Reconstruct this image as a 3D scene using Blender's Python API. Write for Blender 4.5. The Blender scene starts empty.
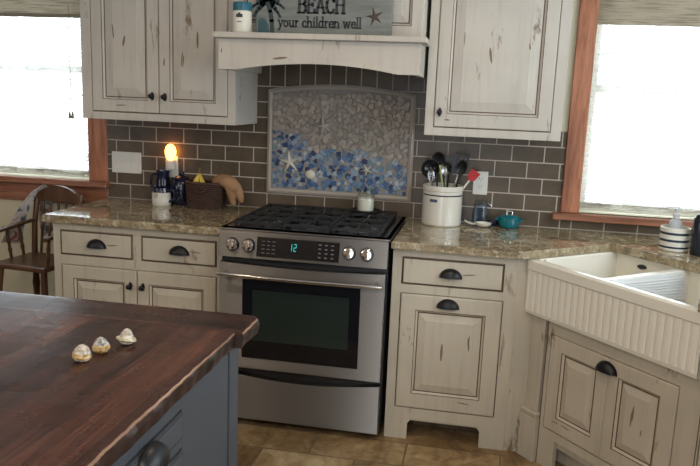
import bpy, bmesh, math, random
from mathutils import Vector, Matrix
random.seed(7)
PI = math.pi
SC = bpy.context.scene
COL = SC.collection

# ------------------------------------------------------------------ objects
W = {}
def put(o, parent=None):
    COL.objects.link(o)
    if parent is not None:
        o.parent = parent
        W[o.name] = W[parent.name]
    else:
        W[o.name] = Matrix.Identity(4)
    return o

def tag(o, label=None, cat=None, group=None, kind=None):
    if label: o['label'] = label
    if cat: o['category'] = cat
    if group: o['group'] = group
    if kind: o['kind'] = kind
    return o

def thing(name, label, cat, loc=(0, 0, 0), rz=0.0, group=None):
    o = bpy.data.objects.new(name, None)
    o.empty_display_size = 0.05
    COL.objects.link(o)
    o.location = loc
    o.rotation_euler = (0, 0, rz)
    W[o.name] = Matrix.Translation(Vector(loc)) @ Matrix.Rotation(rz, 4, 'Z')
    return tag(o, label, cat, group)

def obj(name, bm, mats, parent=None, smooth=False, world=False, label=None):
    """link a bmesh as ONE object; coordinates are the thing's own unless world=True"""
    bmesh.ops.recalc_face_normals(bm, faces=bm.faces[:])
    me = bpy.data.meshes.new(name)
    bm.to_mesh(me); bm.free()
    for m in (mats if isinstance(mats, (list, tuple)) else [mats]):
        me.materials.append(m)
    if world and parent is not None:
        me.transform(W[parent.name].inverted())
    if smooth:
        me.polygons.foreach_set('use_smooth', [True] * len(me.polygons))
        try: me.set_sharp_from_angle(angle=math.radians(smooth if smooth is not True else 40))
        except Exception: pass
    o = bpy.data.objects.new(name, me)
    put(o, parent)
    if label: o['label'] = label
    return o

def struct(name, bm, mats, smooth=False):
    o = obj(name, bm, mats, None, smooth)
    o['kind'] = 'structure'
    return o

def BM(): return bmesh.new()

# ------------------------------------------------------------------ shapes
def box(bm, x0, x1, y0, y1, z0, z1, mi=0, bev=0.0, seg=1):
    if x0 > x1: x0, x1 = x1, x0
    if y0 > y1: y0, y1 = y1, y0
    if z0 > z1: z0, z1 = z1, z0
    v = [bm.verts.new(p) for p in ((x0,y0,z0),(x1,y0,z0),(x1,y1,z0),(x0,y1,z0),(x0,y0,z1),(x1,y0,z1),(x1,y1,z1),(x0,y1,z1))]
    fs = [bm.faces.new([v[i] for i in q]) for q in ((0,3,2,1),(4,5,6,7),(0,1,5,4),(1,2,6,5),(2,3,7,6),(3,0,4,7))]
    for f in fs: f.material_index = mi
    if bev > 0:
        es = list({e for f in fs for e in f.edges})
        r = bmesh.ops.bevel(bm, geom=es, offset=bev, segments=seg, affect='EDGES', profile=0.5)
        for f in r['faces']: f.material_index = mi
    return v

def prism(bm, pts, z0, z1, mi=0, axis='z', bev=0.0, seg=1):
    """extrude a 2-D outline; axis z: (x,y)->z ; axis y: (x,z)->y ; axis x: (y,z)->x"""
    def P(p, h):
        return (p[0], p[1], h) if axis == 'z' else ((p[0], h, p[1]) if axis == 'y' else (h, p[0], p[1]))
    a = [bm.verts.new(P(p, z0)) for p in pts]
    b = [bm.verts.new(P(p, z1)) for p in pts]
    n = len(pts)
    fs = [bm.faces.new(a[::-1]), bm.faces.new(b)]
    for i in range(n):
        j = (i + 1) % n
        fs.append(bm.faces.new((a[i], a[j], b[j], b[i])))
    for f in fs: f.material_index = mi
    if bev > 0:
        es = list({e for f in fs[:2] for e in f.edges})
        r = bmesh.ops.bevel(bm, geom=es, offset=bev, segments=seg, affect='EDGES', profile=0.5)
        for f in r['faces']: f.material_index = mi
    return fs

def rotpts(bm_verts, M):
    for v in bm_verts: v.co = M @ v.co

def lathe(bm, prof, c=(0, 0, 0), seg=24, mi=0, M=None, a0=0.0, a1=2*PI, mis=None, sx=1.0, sy=1.0):
    full = abs(a1 - a0 - 2*PI) < 1e-6
    n = seg if full else seg + 1
    rings = []
    for r, z in prof:
        if r < 1e-6:
            rings.append([bm.verts.new((0, 0, z))]); continue
        rings.append([bm.verts.new((sx*r*math.cos(a0+(a1-a0)*k/seg), sy*r*math.sin(a0+(a1-a0)*k/seg), z)) for k in range(n)])
    for i in range(len(rings)-1):
        A, B = rings[i], rings[i+1]
        for k in range(seg):
            k2 = (k+1) % n
            q = []
            if len(A) == 1: q = [A[0], B[k2], B[k]]
            elif len(B) == 1: q = [A[k], A[k2], B[0]]
            else: q = [A[k], A[k2], B[k2], B[k]]
            if len(A) == 1 and len(B) == 1: continue
            f = bm.faces.new(q); f.material_index = mis[i] if mis else mi
    vs = [v for r in rings for v in r]
    T = Matrix.Translation(Vector(c))
    T = T @ M if M is not None else T
    for v in vs: v.co = T @ v.co
    return vs

def tube(bm, pts, rad, seg=8, mi=0, closed=False, caps=True, flat=1.0):
    """tube through points; rad a number or list"""
    P = [Vector(p) for p in pts]
    n = len(P)
    R = rad if isinstance(rad, (list, tuple)) else [rad]*n
    T = []
    for i in range(n):
        a = P[(i-1) % n] if closed else P[max(i-1, 0)]
        b = P[(i+1) % n] if closed else P[min(i+1, n-1)]
        t = (b - a)
        T.append(t.normalized() if t.length > 1e-9 else Vector((0, 0, 1)))
    u = T[0].cross(Vector((0, 0, 1)))
    if u.length < 1e-3: u = T[0].cross(Vector((1, 0, 0)))
    u.normalize()
    rings = []
    for i in range(n):
        u = u - T[i] * u.dot(T[i])
        if u.length < 1e-6: u = T[i].orthogonal()
        u.normalize()
        w = T[i].cross(u)
        rings.append([bm.verts.new(P[i] + (u*math.cos(2*PI*k/seg) + w*math.sin(2*PI*k/seg)*flat) * R[i]) for k in range(seg)])
    m = n if closed else n-1
    for i in range(m):
        A, B = rings[i], rings[(i+1) % n]
        for k in range(seg):
            f = bm.faces.new((A[k], A[(k+1) % seg], B[(k+1) % seg], B[k])); f.material_index = mi
    if caps and not closed:
        f = bm.faces.new(rings[0][::-1]); f.material_index = mi
        f = bm.faces.new(rings[-1]); f.material_index = mi
    return [v for r in rings for v in r]

def bar(bm, a, b, w, h, mi=0):
    """square bar between two points, w sideways, h up"""
    a, b = Vector(a), Vector(b)
    t = (b-a).normalized()
    s = t.cross(Vector((0, 0, 1)))
    if s.length < 1e-4: s = Vector((1, 0, 0))
    s.normalize(); q = s.cross(t)
    vs = []
    for p in (a, b):
        for i, j in ((-1,-1),(1,-1),(1,1),(-1,1)):
            vs.append(bm.verts.new(p + s*(i*w/2) + q*(j*h/2)))
    for idx in ((0,1,2,3),(7,6,5,4),(0,4,5,1),(1,5,6,2),(2,6,7,3),(3,7,4,0)):
        f = bm.faces.new([vs[i] for i in idx]); f.material_index = mi
    return vs

def panel(bm, x0, x1, z0, z1, yb, th, L, R_, B, T, raise_=0.030):
    """raised-panel block facing -y, back plane yb, thickness th; stiles L,R and rails B,T.  material 0 paint, 1 glaze"""
    yf = yb - th
    g = 0.0028
    rings = [(0,0,0,0, yb), (0,0,0,0, yf+0.004), (.004,.004,.004,.004, yf),
             (L,R_,B,T, yf)]
    rings.append((L+g, R_+g, B+g, T+g, yf+.003))
    rings.append((L+.0105, R_+.0105, B+.0105, T+.0105, yf+.010))
    rings.append((L+.0155, R_+.0155, B+.0155, T+.0155, yf+.0105))
    q = .015+raise_
    rings.append((L+q, R_+q, B+q, T+q, yf+.003))
    rings.append((L+q+.002, R_+q+.002, B+q+.002, T+q+.002, yf+.002))
    mats = [0, 0, 0, 1, 0, 1, 0, 0]
    vr = []
    for l, r, b, t, y in rings:
        vr.append([bm.verts.new(p) for p in ((x0+l, y, z0+b), (x1-r, y, z0+b), (x1-r, y, z1-t), (x0+l, y, z1-t))])
    for i in range(len(vr)-1):
        for k in range(4):
            f = bm.faces.new((vr[i][k], vr[i][(k+1) % 4], vr[i+1][(k+1) % 4], vr[i+1][k])); f.material_index = mats[i]
    bm.faces.new(vr[-1]); bm.faces.new(vr[0][::-1])

MARK = random.Random(21)
def mark(bm, x, z, y, L, w, ang, mi=2):
    """lens-shaped patch where the paint has been rubbed through"""
    pts = []
    for k in range(12):
        a = 2*PI*k/12; r_ = MARK.uniform(.75, 1.15)
        u, v = L/2*math.cos(a), w/2*math.sin(a)*r_
        pts.append((x+u*math.cos(ang)-v*math.sin(ang), z+u*math.sin(ang)+v*math.cos(ang)))
    fs = prism(bm, pts, y-.0004, y+.0002, mi, axis='y')
def door_marks(bm, x0, x1, z0, z1, yf, L, B, centre=True):
    q = L+.058
    for k in range(MARK.choice((2, 3, 3))):
        side = MARK.random()
        if side < .5:
            xx = x0+q+MARK.uniform(-.002, .012) if MARK.random() < .5 else x1-q-MARK.uniform(-.002, .012)
            mark(bm, xx, MARK.uniform(z0+B+.10, z1-B-.10), yf+.002, MARK.uniform(.03, .075), MARK.uniform(.004, .009), PI/2+MARK.uniform(-.12, .12))
        elif side < .8:
            mark(bm, MARK.uniform(x0+L, x1-L), z0+MARK.uniform(.02, B-.012), yf, MARK.uniform(.025, .06), MARK.uniform(.004, .008), MARK.uniform(-.1, .1))
        else:
            mark(bm, (x0+L*.5) if MARK.random() < .5 else (x1-L*.5), MARK.uniform(z0+.1, z1-.1), yf, MARK.uniform(.03, .06), MARK.uniform(.005, .009), PI/2+MARK.uniform(-.15, .15))
    if centre: mark(bm, (x0+x1)/2+MARK.uniform(-.03, .03), (z0+z1)/2+MARK.uniform(-.02, .06), yf+.002, MARK.uniform(.05, .09), .011, PI/2+MARK.uniform(-.35, .35))
def slab_front(bm, x0, x1, z0, z1, yb, th):
    """drawer front with a soft chamfer and a glazed bead line"""
    yf = yb - th
    vr = []
    rings = [(0, yb), (0, yf+.004), (.003, yf+.001), (.0055, yf+.001), (.009, yf)]
    mats = [0, 1, 1, 0]
    for i, y in rings:
        vr.append([bm.verts.new(p) for p in ((x0+i, y, z0+i), (x1-i, y, z0+i), (x1-i, y, z1-i), (x0+i, y, z1-i))])
    for i in range(len(vr)-1):
        for k in range(4):
            f = bm.faces.new((vr[i][k], vr[i][(k+1) % 4], vr[i+1][(k+1) % 4], vr[i+1][k])); f.material_index = mats[i]
    bm.faces.new(vr[-1]); bm.faces.new(vr[0][::-1])

def sheet(bm, f, nu, nv, th, mi=0):
    g = [[bm.verts.new(f(i/nu, j/nv)) for j in range(nv+1)] for i in range(nu+1)]
    fs = []
    for i in range(nu):
        for j in range(nv):
            q = bm.faces.new((g[i][j], g[i+1][j], g[i+1][j+1], g[i][j+1])); q.material_index = mi; fs.append(q)
    if th: bmesh.ops.solidify(bm, geom=fs, thickness=th)
def cup_pull(cx, yf, cz, w=.088, h=.036, d=.026):
    """half-moon bin pull on a face looking to -y"""
    bm = BM()
    nu, nv = 18, 7
    g = []
    for i in range(nu+1):
        u = PI*i/nu
        row = []
        for j in range(nv+1):
            v = PI/2*j/nv
            row.append(bm.verts.new((cx - w/2*math.cos(u), yf - .002 - d*math.sin(u)**.8*math.sin(v), cz + h*math.sin(u)*math.cos(v))))
        g.append(row)
    for i in range(nu):
        for j in range(nv):
            try: bm.faces.new((g[i][j], g[i+1][j], g[i+1][j+1], g[i][j+1]))
            except ValueError: pass
    bmesh.ops.remove_doubles(bm, verts=bm.verts[:], dist=1e-5)
    bmesh.ops.solidify(bm, geom=bm.faces[:], thickness=.0025)
    out = [(cx-(w/2+.006)*math.cos(PI*i/18), cz-.004+(h+.008)*math.sin(PI*i/18)) for i in range(19)]
    prism(bm, out, yf, yf-.003, axis='y')
    for s in (-1, 1):
        lathe(bm, [(0, .004), (.003, .003), (.0042, 0)], (cx+s*(w/2+.000), yf-.003, cz+.002), 8, M=Matrix.Rotation(PI/2, 4, 'X'))
    return bm

def knob_bm(cx, yf, cz):
    """small oval backplate with a bar knob, on a face looking to -y"""
    bm = BM()
    pts = [(cx+.008*math.cos(a), cz+.019*math.sin(a)) for a in [2*PI*k/20 for k in range(20)]]
    prism(bm, pts, yf, yf-.004, axis='y', bev=.0012)
    lathe(bm, [(.005, 0), (.0045, .012), (.010, .017), (.0125, .022), (.011, .027), (.006, .030), (0, .031)], (cx, yf-.003, cz), 16, M=Matrix.Rotation(PI/2, 4, 'X'))
    for s in (-1, 1):
        lathe(bm, [(.0045, 0), (.006, .006), (.004, .010), (0, .011)], (cx, yf-.003, cz+s*.0135), 10, M=Matrix.Rotation(PI/2, 4, 'X'))
    return bm

# ------------------------------------------------------------------ materials
def mat(name, col=(.5,.5,.5), rough=.5, metal=0.0, spec=.5, coat=0.0, trans=0.0, emit=None, estr=0.0, alpha=1.0, ior=1.45):
    m = bpy.data.materials.new(name); m.use_nodes = True
    b = m.node_tree.nodes['Principled BSDF']
    b.inputs['Base Color'].default_value = (*col, 1)
    b.inputs['Roughness'].default_value = rough
    b.inputs['Metallic'].default_value = metal
    b.inputs['Specular IOR Level'].default_value = spec
    b.inputs['Coat Weight'].default_value = coat
    b.inputs['Coat Roughness'].default_value = .08
    b.inputs['Transmission Weight'].default_value = trans
    b.inputs['IOR'].default_value = ior
    if emit:
        b.inputs['Emission Color'].default_value = (*emit, 1)
        b.inputs['Emission Strength'].default_value = estr
    return m

class N:
    """tiny node helper"""
    def __init__(s, m):
        s.m = m; s.t = m.node_tree; s.b = s.t.nodes.get('Principled BSDF'); s.out = s.t.nodes['Material Output']
    def new(s, typ, **kw):
        n = s.t.nodes.new(typ)
        for k, v in kw.items(): setattr(n, k, v)
        return n
    def link(s, a, b): s.t.links.new(a, b)
    def coord(s, scale=(1,1,1), rot=(0,0,0), loc=(0,0,0)):
        tc = s.new('ShaderNodeTexCoord'); mp = s.new('ShaderNodeMapping')
        mp.inputs['Scale'].default_value = scale; mp.inputs['Rotation'].default_value = rot; mp.inputs['Location'].default_value = loc
        s.link(tc.outputs['Object'], mp.inputs['Vector']); return mp.outputs['Vector']
    def noise(s, vec, scale=5, detail=4, rough=.55, dist=0.0):
        n = s.new('ShaderNodeTexNoise')
        n.inputs['Scale'].default_value = scale; n.inputs['Detail'].default_value = detail
        n.inputs['Roughness'].default_value = rough; n.inputs['Distortion'].default_value = dist
        s.link(vec, n.inputs['Vector']); return n.outputs['Fac']
    def ramp(s, fac, stops, interp='LINEAR'):
        r = s.new('ShaderNodeValToRGB'); e = r.color_ramp; e.interpolation = interp
        while len(e.elements) < len(stops): e.elements.new(.5)
        for el, (p, c) in zip(e.elements, stops):
            el.position = p; el.color = (*c, 1) if len(c) == 3 else c
        s.link(fac, r.inputs['Fac']); return r.outputs['Color']
    def mix(s, fac, a, b, blend='MIX'):
        n = s.new('ShaderNodeMix', data_type='RGBA', blend_type=blend)
        for v, k in ((fac, 0), (a, 6), (b, 7)):
            if hasattr(v, 'is_output'): s.link(v, n.inputs[k])
            elif k == 0: n.inputs[0].default_value = v
            else: n.inputs[k].default_value = (*v, 1)
        return n.outputs[2]
    def math(s, op, a, b=0.0):
        n = s.new('ShaderNodeMath', operation=op)
        for v, k in ((a, 0), (b, 1)):
            if hasattr(v, 'is_output'): s.link(v, n.inputs[k])
            else: n.inputs[k].default_value = v
        return n.outputs[0]
    def bump(s, h, strength=.2, dist=.002):
        n = s.new('ShaderNodeBump'); n.inputs['Strength'].default_value = strength; n.inputs['Distance'].default_value = dist
        s.link(h, n.inputs['Height']); s.link(n.outputs[0], s.b.inputs['Normal'])

def g3(v): return (v, v, v)

def paint_mat(name, base, wear=(.19,.125,.075), th=.625, seed=0.0, rough=.5, streak=.35):
    """antiqued paint: faint streaks, and rubbed-through brown spots"""
    m = mat(name, base, rough); n = N(m)
    v = n.coord((1,1,1), loc=(seed, seed*.7, seed*.3))
    big = n.noise(v, 3.0, 3)
    c = n.mix(n.ramp(big, [(.35, g3(0)), (.7, g3(1))]), base, tuple(x*.86 for x in base))
    vs = n.coord((22,22,1.6), loc=(seed*2, 0, seed))
    st = n.noise(vs, 1.6, 5, .6)
    c = n.mix(n.math('MULTIPLY', n.ramp(st, [(.52, g3(0)), (.78, g3(1))]), streak), c, (base[0]*.55, base[1]*.50, base[2]*.44))
    vw = n.coord((8,8,2.2), loc=(seed*1.3, seed, 1.7+seed))
    sp = n.noise(vw, 1.6, 5, .64, .3)
    c = n.mix(n.ramp(sp, [(th, g3(0)), (th+.07, g3(.9))]), c, wear)
    n.link(c, n.b.inputs['Base Color'])
    n.bump(st, .08, .001)
    return m

M = {}
M['cream'] = paint_mat('antique_cream_paint', (.56,.515,.445))
M['cream2'] = paint_mat('antique_cream_paint_base_units', (.53,.475,.375), seed=3.1, th=.615)
M['glaze'] = mat('brown_glaze', (.10,.06,.035), .6)
M['rub'] = mat('bare_rubbed_wood', (.20,.14,.09), .7)
M['bronze'] = mat('oil_rubbed_bronze', (.022,.022,.024), .38, .6)
M['slate'] = paint_mat('slate_blue_paint', (.066,.073,.082), wear=(.14,.09,.06), th=.72, seed=5.2, streak=.25)
M['slate_dark'] = mat('slate_groove', (.02,.025,.03), .6)
M['wallpaint'] = mat('cream_wall_paint', (.66,.62,.47), .8)
M['denpaint'] = mat('brown_den_wall_paint', (.20,.155,.115), .8)
M['ceil'] = mat('white_ceiling_paint', (.75,.74,.71), .9)

# tile and grout
m = M['tile'] = mat('brown_glazed_subway_tile', (.085,.070,.060), .33, spec=.35); n = N(m)
v = n.coord()
f = n.noise(v, 9, 3)
n.link(n.ramp(f, [(.3, (.080,.059,.038)), (.7, (.125,.092,.060))]), n.b.inputs['Base Color'])
n.bump(n.noise(v, 26, 2), .12, .003)
M['grout'] = mat('sand_grout', (.47,.41,.345), .85)

# granite
def granite(name):
    m = mat(name, (.4,.3,.2), .07, coat=.4); n = N(m)
    v = n.coord()
    a = n.noise(v, 16, 5, .65, .6)
    c = n.ramp(a, [(.28, (.085,.058,.030)), (.42, (.25,.185,.10)), (.55, (.37,.295,.175)), (.72, (.50,.43,.30))])
    vo = n.new('ShaderNodeTexVoronoi'); vo.inputs['Scale'].default_value = 150; n.link(v, vo.inputs['Vector'])
    sp = n.ramp(vo.outputs['Color'], [(.0, g3(1)), (.26, g3(1)), (.30, g3(0))], 'LINEAR')
    c = n.mix(n.math('MULTIPLY', sp, .5), c, (.045,.033,.025))
    vo2 = n.new('ShaderNodeTexVoronoi'); vo2.inputs['Scale'].default_value = 75; n.link(v, vo2.inputs['Vector'])
    sp2 = n.ramp(vo2.outputs['Color'], [(.74, g3(0)), (.8, g3(1))])
    c = n.mix(n.math('MULTIPLY', sp2, .5), c, (.62,.57,.46))
    pa = n.noise(v, 5.5, 4, .6, 1.0)
    c = n.mix(n.ramp(pa, [(.55, g3(0)), (.70, (.55,.55,.55))]), c, (.12,.10,.065))
    n.link(c, n.b.inputs['Base Color'])
    return m
M['granite'] = granite('tan_speckled_granite')
m = M['granite_edge'] = granite('chiselled_granite_edge')
n = N(m); m.node_tree.nodes['Principled BSDF'].inputs['Roughness'].default_value = .35
n.bump(n.noise(n.coord(), 45, 4), .9, .006)

# floor stone
m = M['floor'] = mat('tan_travertine_tiles', (.4,.3,.18), .42); n = N(m)
v = n.coord()
a = n.noise(v, 6.5, 7, .68, .9)
c = n.ramp(a, [(.30, (.12,.070,.036)), (.44, (.30,.20,.095)), (.56, (.43,.305,.16)), (.72, (.62,.49,.30))])
b2 = n.noise(n.coord((14, 3, 1)), 2.0, 5)
c = n.mix(n.ramp(b2, [(.5, g3(0)), (.75, g3(.6))]), c, (.20,.12,.06))
br = n.new('ShaderNodeTexBrick'); br.offset = .5
n.link(n.coord((1,1,1), loc=(.13,.05,0)), br.inputs['Vector'])
br.inputs['Scale'].default_value = 1.0; br.inputs['Brick Width'].default_value = .406; br.inputs['Row Height'].default_value = .203
br.inputs['Mortar Size'].default_value = .004; br.inputs['Mortar Smooth'].default_value = .3
br.inputs['Color1'].default_value = (1.0,1.0,1.0,1); br.inputs['Color2'].default_value = (.55,.48,.41,1)
c = n.mix(1.0, c, br.outputs['Color'], 'MULTIPLY')
c = n.mix(br.outputs['Fac'], c, (.16,.11,.065))
n.link(c, n.b.inputs['Base Color'])
n.bump(n.math('SUBTRACT', n.math('MULTIPLY', a, .4), br.outputs['Fac']), .35, .004)

# woods
def wood(name, c0, c1, c2, axis, scale=1.0, rough=.35, coat=0.0, knots=True, bump=.15):
    """grain running along axis"""
    m = mat(name, c1, rough, coat=coat); n = N(m)
    st = {'x': (1.2, 16, 16), 'y': (16, 1.2, 16), 'z': (16, 16, 1.2)}[axis]
    v = n.coord(tuple(s*scale for s in st))
    a = n.noise(v, 1.5, 6, .6, .6)
    c = n.ramp(a, [(.30, c0), (.5, c1), (.72, c2)])
    v2 = n.coord(tuple(s*scale*3.5 for s in st))
    fn = n.noise(v2, 2.0, 3, .5)
    c = n.mix(n.ramp(fn, [(.52, g3(0)), (.72, g3(.55))]), c, tuple(x*.55 for x in c0))
    if knots:
        ks = {'x': (2.2, 6, 6), 'y': (6, 2.2, 6), 'z': (6, 6, 2.2)}[axis]
        k = n.noise(n.coord(tuple(s*scale for s in ks), loc=(4.3, 2.1, .6)), 1.3, 2)
        c = n.mix(n.ramp(k, [(.68, g3(0)), (.73, g3(1))]), c, tuple(x*.4 for x in c0))
    n.link(c, n.b.inputs['Base Color'])
    n.bump(a, bump, .002)
    return m
M['cedar_z'] = wood('cedar_casing_upright', (.22,.080,.040), (.42,.160,.080), (.54,.245,.14), 'z', rough=.45)
M['cedar_x'] = wood('cedar_casing_level', (.15,.058,.032), (.29,.115,.062), (.38,.175,.10), 'x', rough=.40)
M['chair'] = wood('brown_chair_wood', (.055,.024,.012), (.10,.047,.022), (.155,.075,.036), 'z', rough=.32, knots=False)

# island top: planks along y with breadboard end along x
def island_mat(name, axis, plank):
    m = mat(name, (.1,.04,.02), .27); n = N(m)
    st = {'x': (1.1, 26, 26), 'y': (26, 1.1, 26)}[axis]
    v = n.coord(st)
    a = n.noise(v, 1.6, 7, .62, .9)
    c = n.ramp(a, [(.30, (.017,.009,.008)), (.46, (.042,.018,.013)), (.60, (.072,.029,.019)), (.78, (.135,.058,.035))])
    pl = n.coord()
    sx = n.new('ShaderNodeSeparateXYZ'); n.link(pl, sx.inputs[0])
    q = n.math('FLOOR', n.math('DIVIDE', sx.outputs[0 if axis == 'y' else 1], plank))
    wn = n.new('ShaderNodeTexWhiteNoise', noise_dimensions='1D'); n.link(q, wn.inputs['W'])
    tone = n.ramp(wn.outputs['Value'], [(0, (.62,.64,.70)), (.5, (.90,.90,.92)), (1, (1.5,1.38,1.3))])
    c = n.mix(1.0, c, tone, 'MULTIPLY')
    fr = n.math('FRACT', n.math('DIVIDE', sx.outputs[0 if axis == 'y' else 1], plank))
    seam = n.math('LESS_THAN', fr, .022)
    c = n.mix(n.math('MULTIPLY', seam, .8), c, (.012,.007,.005))
    n.link(c, n.b.inputs['Base Color'])
    rr = n.noise(n.coord(), 7, 3)
    n.link(n.ramp(rr, [(.3, g3(.22)), (.7, g3(.36))]), n.b.inputs['Roughness'])
    n.bump(a, .08, .002)
    return m
M['islandtop'] = island_mat('dark_plank_top', 'y', .118)
M['islandend'] = island_mat('dark_breadboard_end', 'x', .5)
M['islanddark'] = wood('dark_edge_wood', (.016,.009,.007), (.040,.019,.014), (.075,.034,.022), 'y', 1.2, rough=.45)
M['rawedge'] = wood('rubbed_live_edge', (.12,.055,.032), (.27,.155,.10), (.44,.33,.24), 'y', 1.2, rough=.5)

# steel (brushed, streaks run sideways)
def steel(name, col=(.38,.37,.36), r=.50, an=1.0, tang=(0,0,1)):
    m = mat(name, col, r, 1.0); n = N(m)
    n.b.inputs['Anisotropic'].default_value = an
    cx = n.new('ShaderNodeCombineXYZ')
    for i in range(3): cx.inputs[i].default_value = tang[i]
    n.link(cx.outputs[0], n.b.inputs['Tangent'])
    
    return m
M['steel'] = steel('brushed_steel')
M['chrome'] = mat('polished_steel', (.72,.70,.67), .10, 1.0)
M['blackglass'] = mat('black_oven_glass', (.008,.008,.010), .05, spec=.6)
M['panelglass'] = mat('black_control_glass', (.010,.010,.011), .12)
M['ovenvoid'] = mat('oven_window_glass', (.020,.028,.024), .08, spec=.7)
M['iron'] = mat('cast_iron', (.016,.016,.017), .48)
M['enamel'] = mat('black_enamel', (.014,.014,.015), .16)
M['blackplastic'] = mat('black_plastic', (.015,.015,.016), .35)
M['dark'] = mat('dark_gap', (.012,.012,.012), .7)
M['teal_led'] = mat('teal_led', (.0,.1,.1), .5, emit=(.06,.75,.68), estr=.5)
M['legend'] = mat('grey_legend_print', (.12,.12,.12), .5)

M['porcelain'] = mat('ivory_fireclay', (.74,.70,.60), .16, coat=.3)
M['white'] = mat('white_plastic', (.70,.68,.62), .35)
M['white_wire'] = mat('white_coated_wire', (.86,.86,.83), .3)
M['rackgrey'] = mat('grey_coated_ridge', (.60,.60,.58), .35)
M['crock'] = mat('glazed_stoneware_cream', (.66,.63,.54), .2, coat=.3)
M['navy'] = mat('navy_glaze', (.007,.011,.034), .18, coat=.4)
M['navyband'] = mat('navy_band', (.018,.025,.05), .3)
M['teal'] = mat('teal_enamel', (.0,.135,.165), .14, coat=.5)
M['red'] = mat('red_silicone', (.45,.018,.022), .4)
M['utgreen'] = mat('green_handle', (.36,.40,.16), .4)
M['tin'] = mat('dull_steel', (.55,.55,.55), .25, 1.0)
M['creamwax'] = mat('cream_wax', (.80,.77,.65), .55)
M['banana'] = mat('ripe_banana', (.62,.46,.07), .45)
M['bananatip'] = mat('banana_stem', (.16,.12,.04), .6)
M['clearplastic'] = mat('clear_plastic', (.80,.84,.88), .22, trans=.55)
M['bottle'] = mat('dark_bottle', (.016,.020,.026), .22)
M['print_dark'] = mat('dark_print', (.03,.035,.04), .6)
M['teal_lid'] = mat('teal_jar_band', (.03,.14,.20), .3)
M['star'] = mat('dried_starfish', (.62,.58,.49), .7)
M['star_dull'] = mat('tan_starfish', (.42,.38,.33), .7)
M['outside_glow'] = None

m = M['glass'] = bpy.data.materials.new('window_glass'); m.use_nodes = True
n = N(m); n.t.nodes.remove(n.b)
tr = n.new('ShaderNodeBsdfTransparent'); gl = n.new('ShaderNodeBsdfGlossy'); gl.inputs['Roughness'].default_value = .02
mx = n.new('ShaderNodeMixShader'); mx.inputs[0].default_value = .06
n.link(tr.outputs[0], mx.inputs[1]); n.link(gl.outputs[0], mx.inputs[2]); n.link(mx.outputs[0], n.out.inputs['Surface'])

def clearglass(name, tint, gloss=.14):
    m = bpy.data.materials.new(name); m.use_nodes = True
    n = N(m); n.t.nodes.remove(n.b)
    tr = n.new('ShaderNodeBsdfTransparent'); tr.inputs[0].default_value = (*tint, 1)
    gl = n.new('ShaderNodeBsdfGlossy'); gl.inputs['Roughness'].default_value = .05
    fr = n.new('ShaderNodeLayerWeight'); fr.inputs[0].default_value = .35
    ad = n.math('MULTIPLY', fr.outputs['Facing'], gloss*2)
    mx = n.new('ShaderNodeMixShader')
    n.link(ad, mx.inputs[0]); n.link(tr.outputs[0], mx.inputs[1]); n.link(gl.outputs[0], mx.inputs[2]); n.link(mx.outputs[0], n.out.inputs['Surface'])
    return m
M['jarglass'] = clearglass('clear_jar_glass', (.93,.95,.93), .3)
M['blueglass'] = clearglass('blue_jar_glass', (.87,.935,1.0), .2)

# woven blind: reeds let light through, with thin open gaps between
def woven(name, col, gap, tl_=.62):
    m = bpy.data.materials.new(name); m.use_nodes = True
    n = N(m); n.t.nodes.remove(n.b)
    a = n.noise(n.coord((5, 5, 150)), 1.4, 4, .6)
    b = n.noise(n.coord((38, 38, 9)), 1.0, 2)
    c = n.ramp(a, [(.34, tuple(x*.45 for x in col)), (.5, col), (.75, tuple(min(1, x*1.12) for x in col))])
    di = n.new('ShaderNodeBsdfDiffuse'); tl = n.new('ShaderNodeBsdfTranslucent'); tp = n.new('ShaderNodeBsdfTransparent')
    n.link(c, di.inputs[0]); n.link(c, tl.inputs[0])
    m1 = n.new('ShaderNodeMixShader'); m1.inputs[0].default_value = tl_
    n.link(di.outputs[0], m1.inputs[1]); n.link(tl.outputs[0], m1.inputs[2])
    m2 = n.new('ShaderNodeMixShader')
    gp = n.math('MULTIPLY', n.ramp(n.math('ADD', a, n.math('MULTIPLY', n.math('SUBTRACT', b, .5), .35)), [(gap-.12, g3(.0)), (gap+.02, g3(1))]), .8)
    n.link(gp, m2.inputs[0]); n.link(m1.outputs[0], m2.inputs[1]); n.link(tp.outputs[0], m2.inputs[2])
    n.link(m2.outputs[0], n.out.inputs['Surface'])
    return m
M['woven'] = woven('woven_reed_blind', (.60,.57,.50), .60)
M['woven_dense'] = woven('woven_reed_valance', (.29,.245,.18), .85, .36)
M['cord'] = mat('blind_cord', (.30,.26,.20), .8)

# cloths
m = M['floral'] = mat('floral_cotton', (.6,.55,.5), .9); n = N(m)
a = n.noise(n.coord(), 17, 2, .5, .8)
c = n.ramp(a, [(.36, (.13,.18,.27)), (.43, (.60,.57,.53)), (.57, (.62,.58,.55)), (.63, (.42,.12,.15)), (.7, (.19,.26,.17))])
n.link(c, n.b.inputs['Base Color'])
m = M['tancloth'] = mat('tan_suede_cloth', (.30,.165,.08), .85); n = N(m)
n.link(n.ramp(n.noise(n.coord(), 14, 3), [(.3, (.235,.125,.06)), (.7, (.36,.205,.105))]), n.b.inputs['Base Color'])
m = M['wicker'] = mat('dark_wicker', (.045,.022,.016), .55); n = N(m)
n.link(n.ramp(n.noise(n.coord((1,1,4)), 30, 3), [(.3, (.026,.013,.010)), (.7, (.075,.037,.024))]), n.b.inputs['Base Color'])

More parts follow.
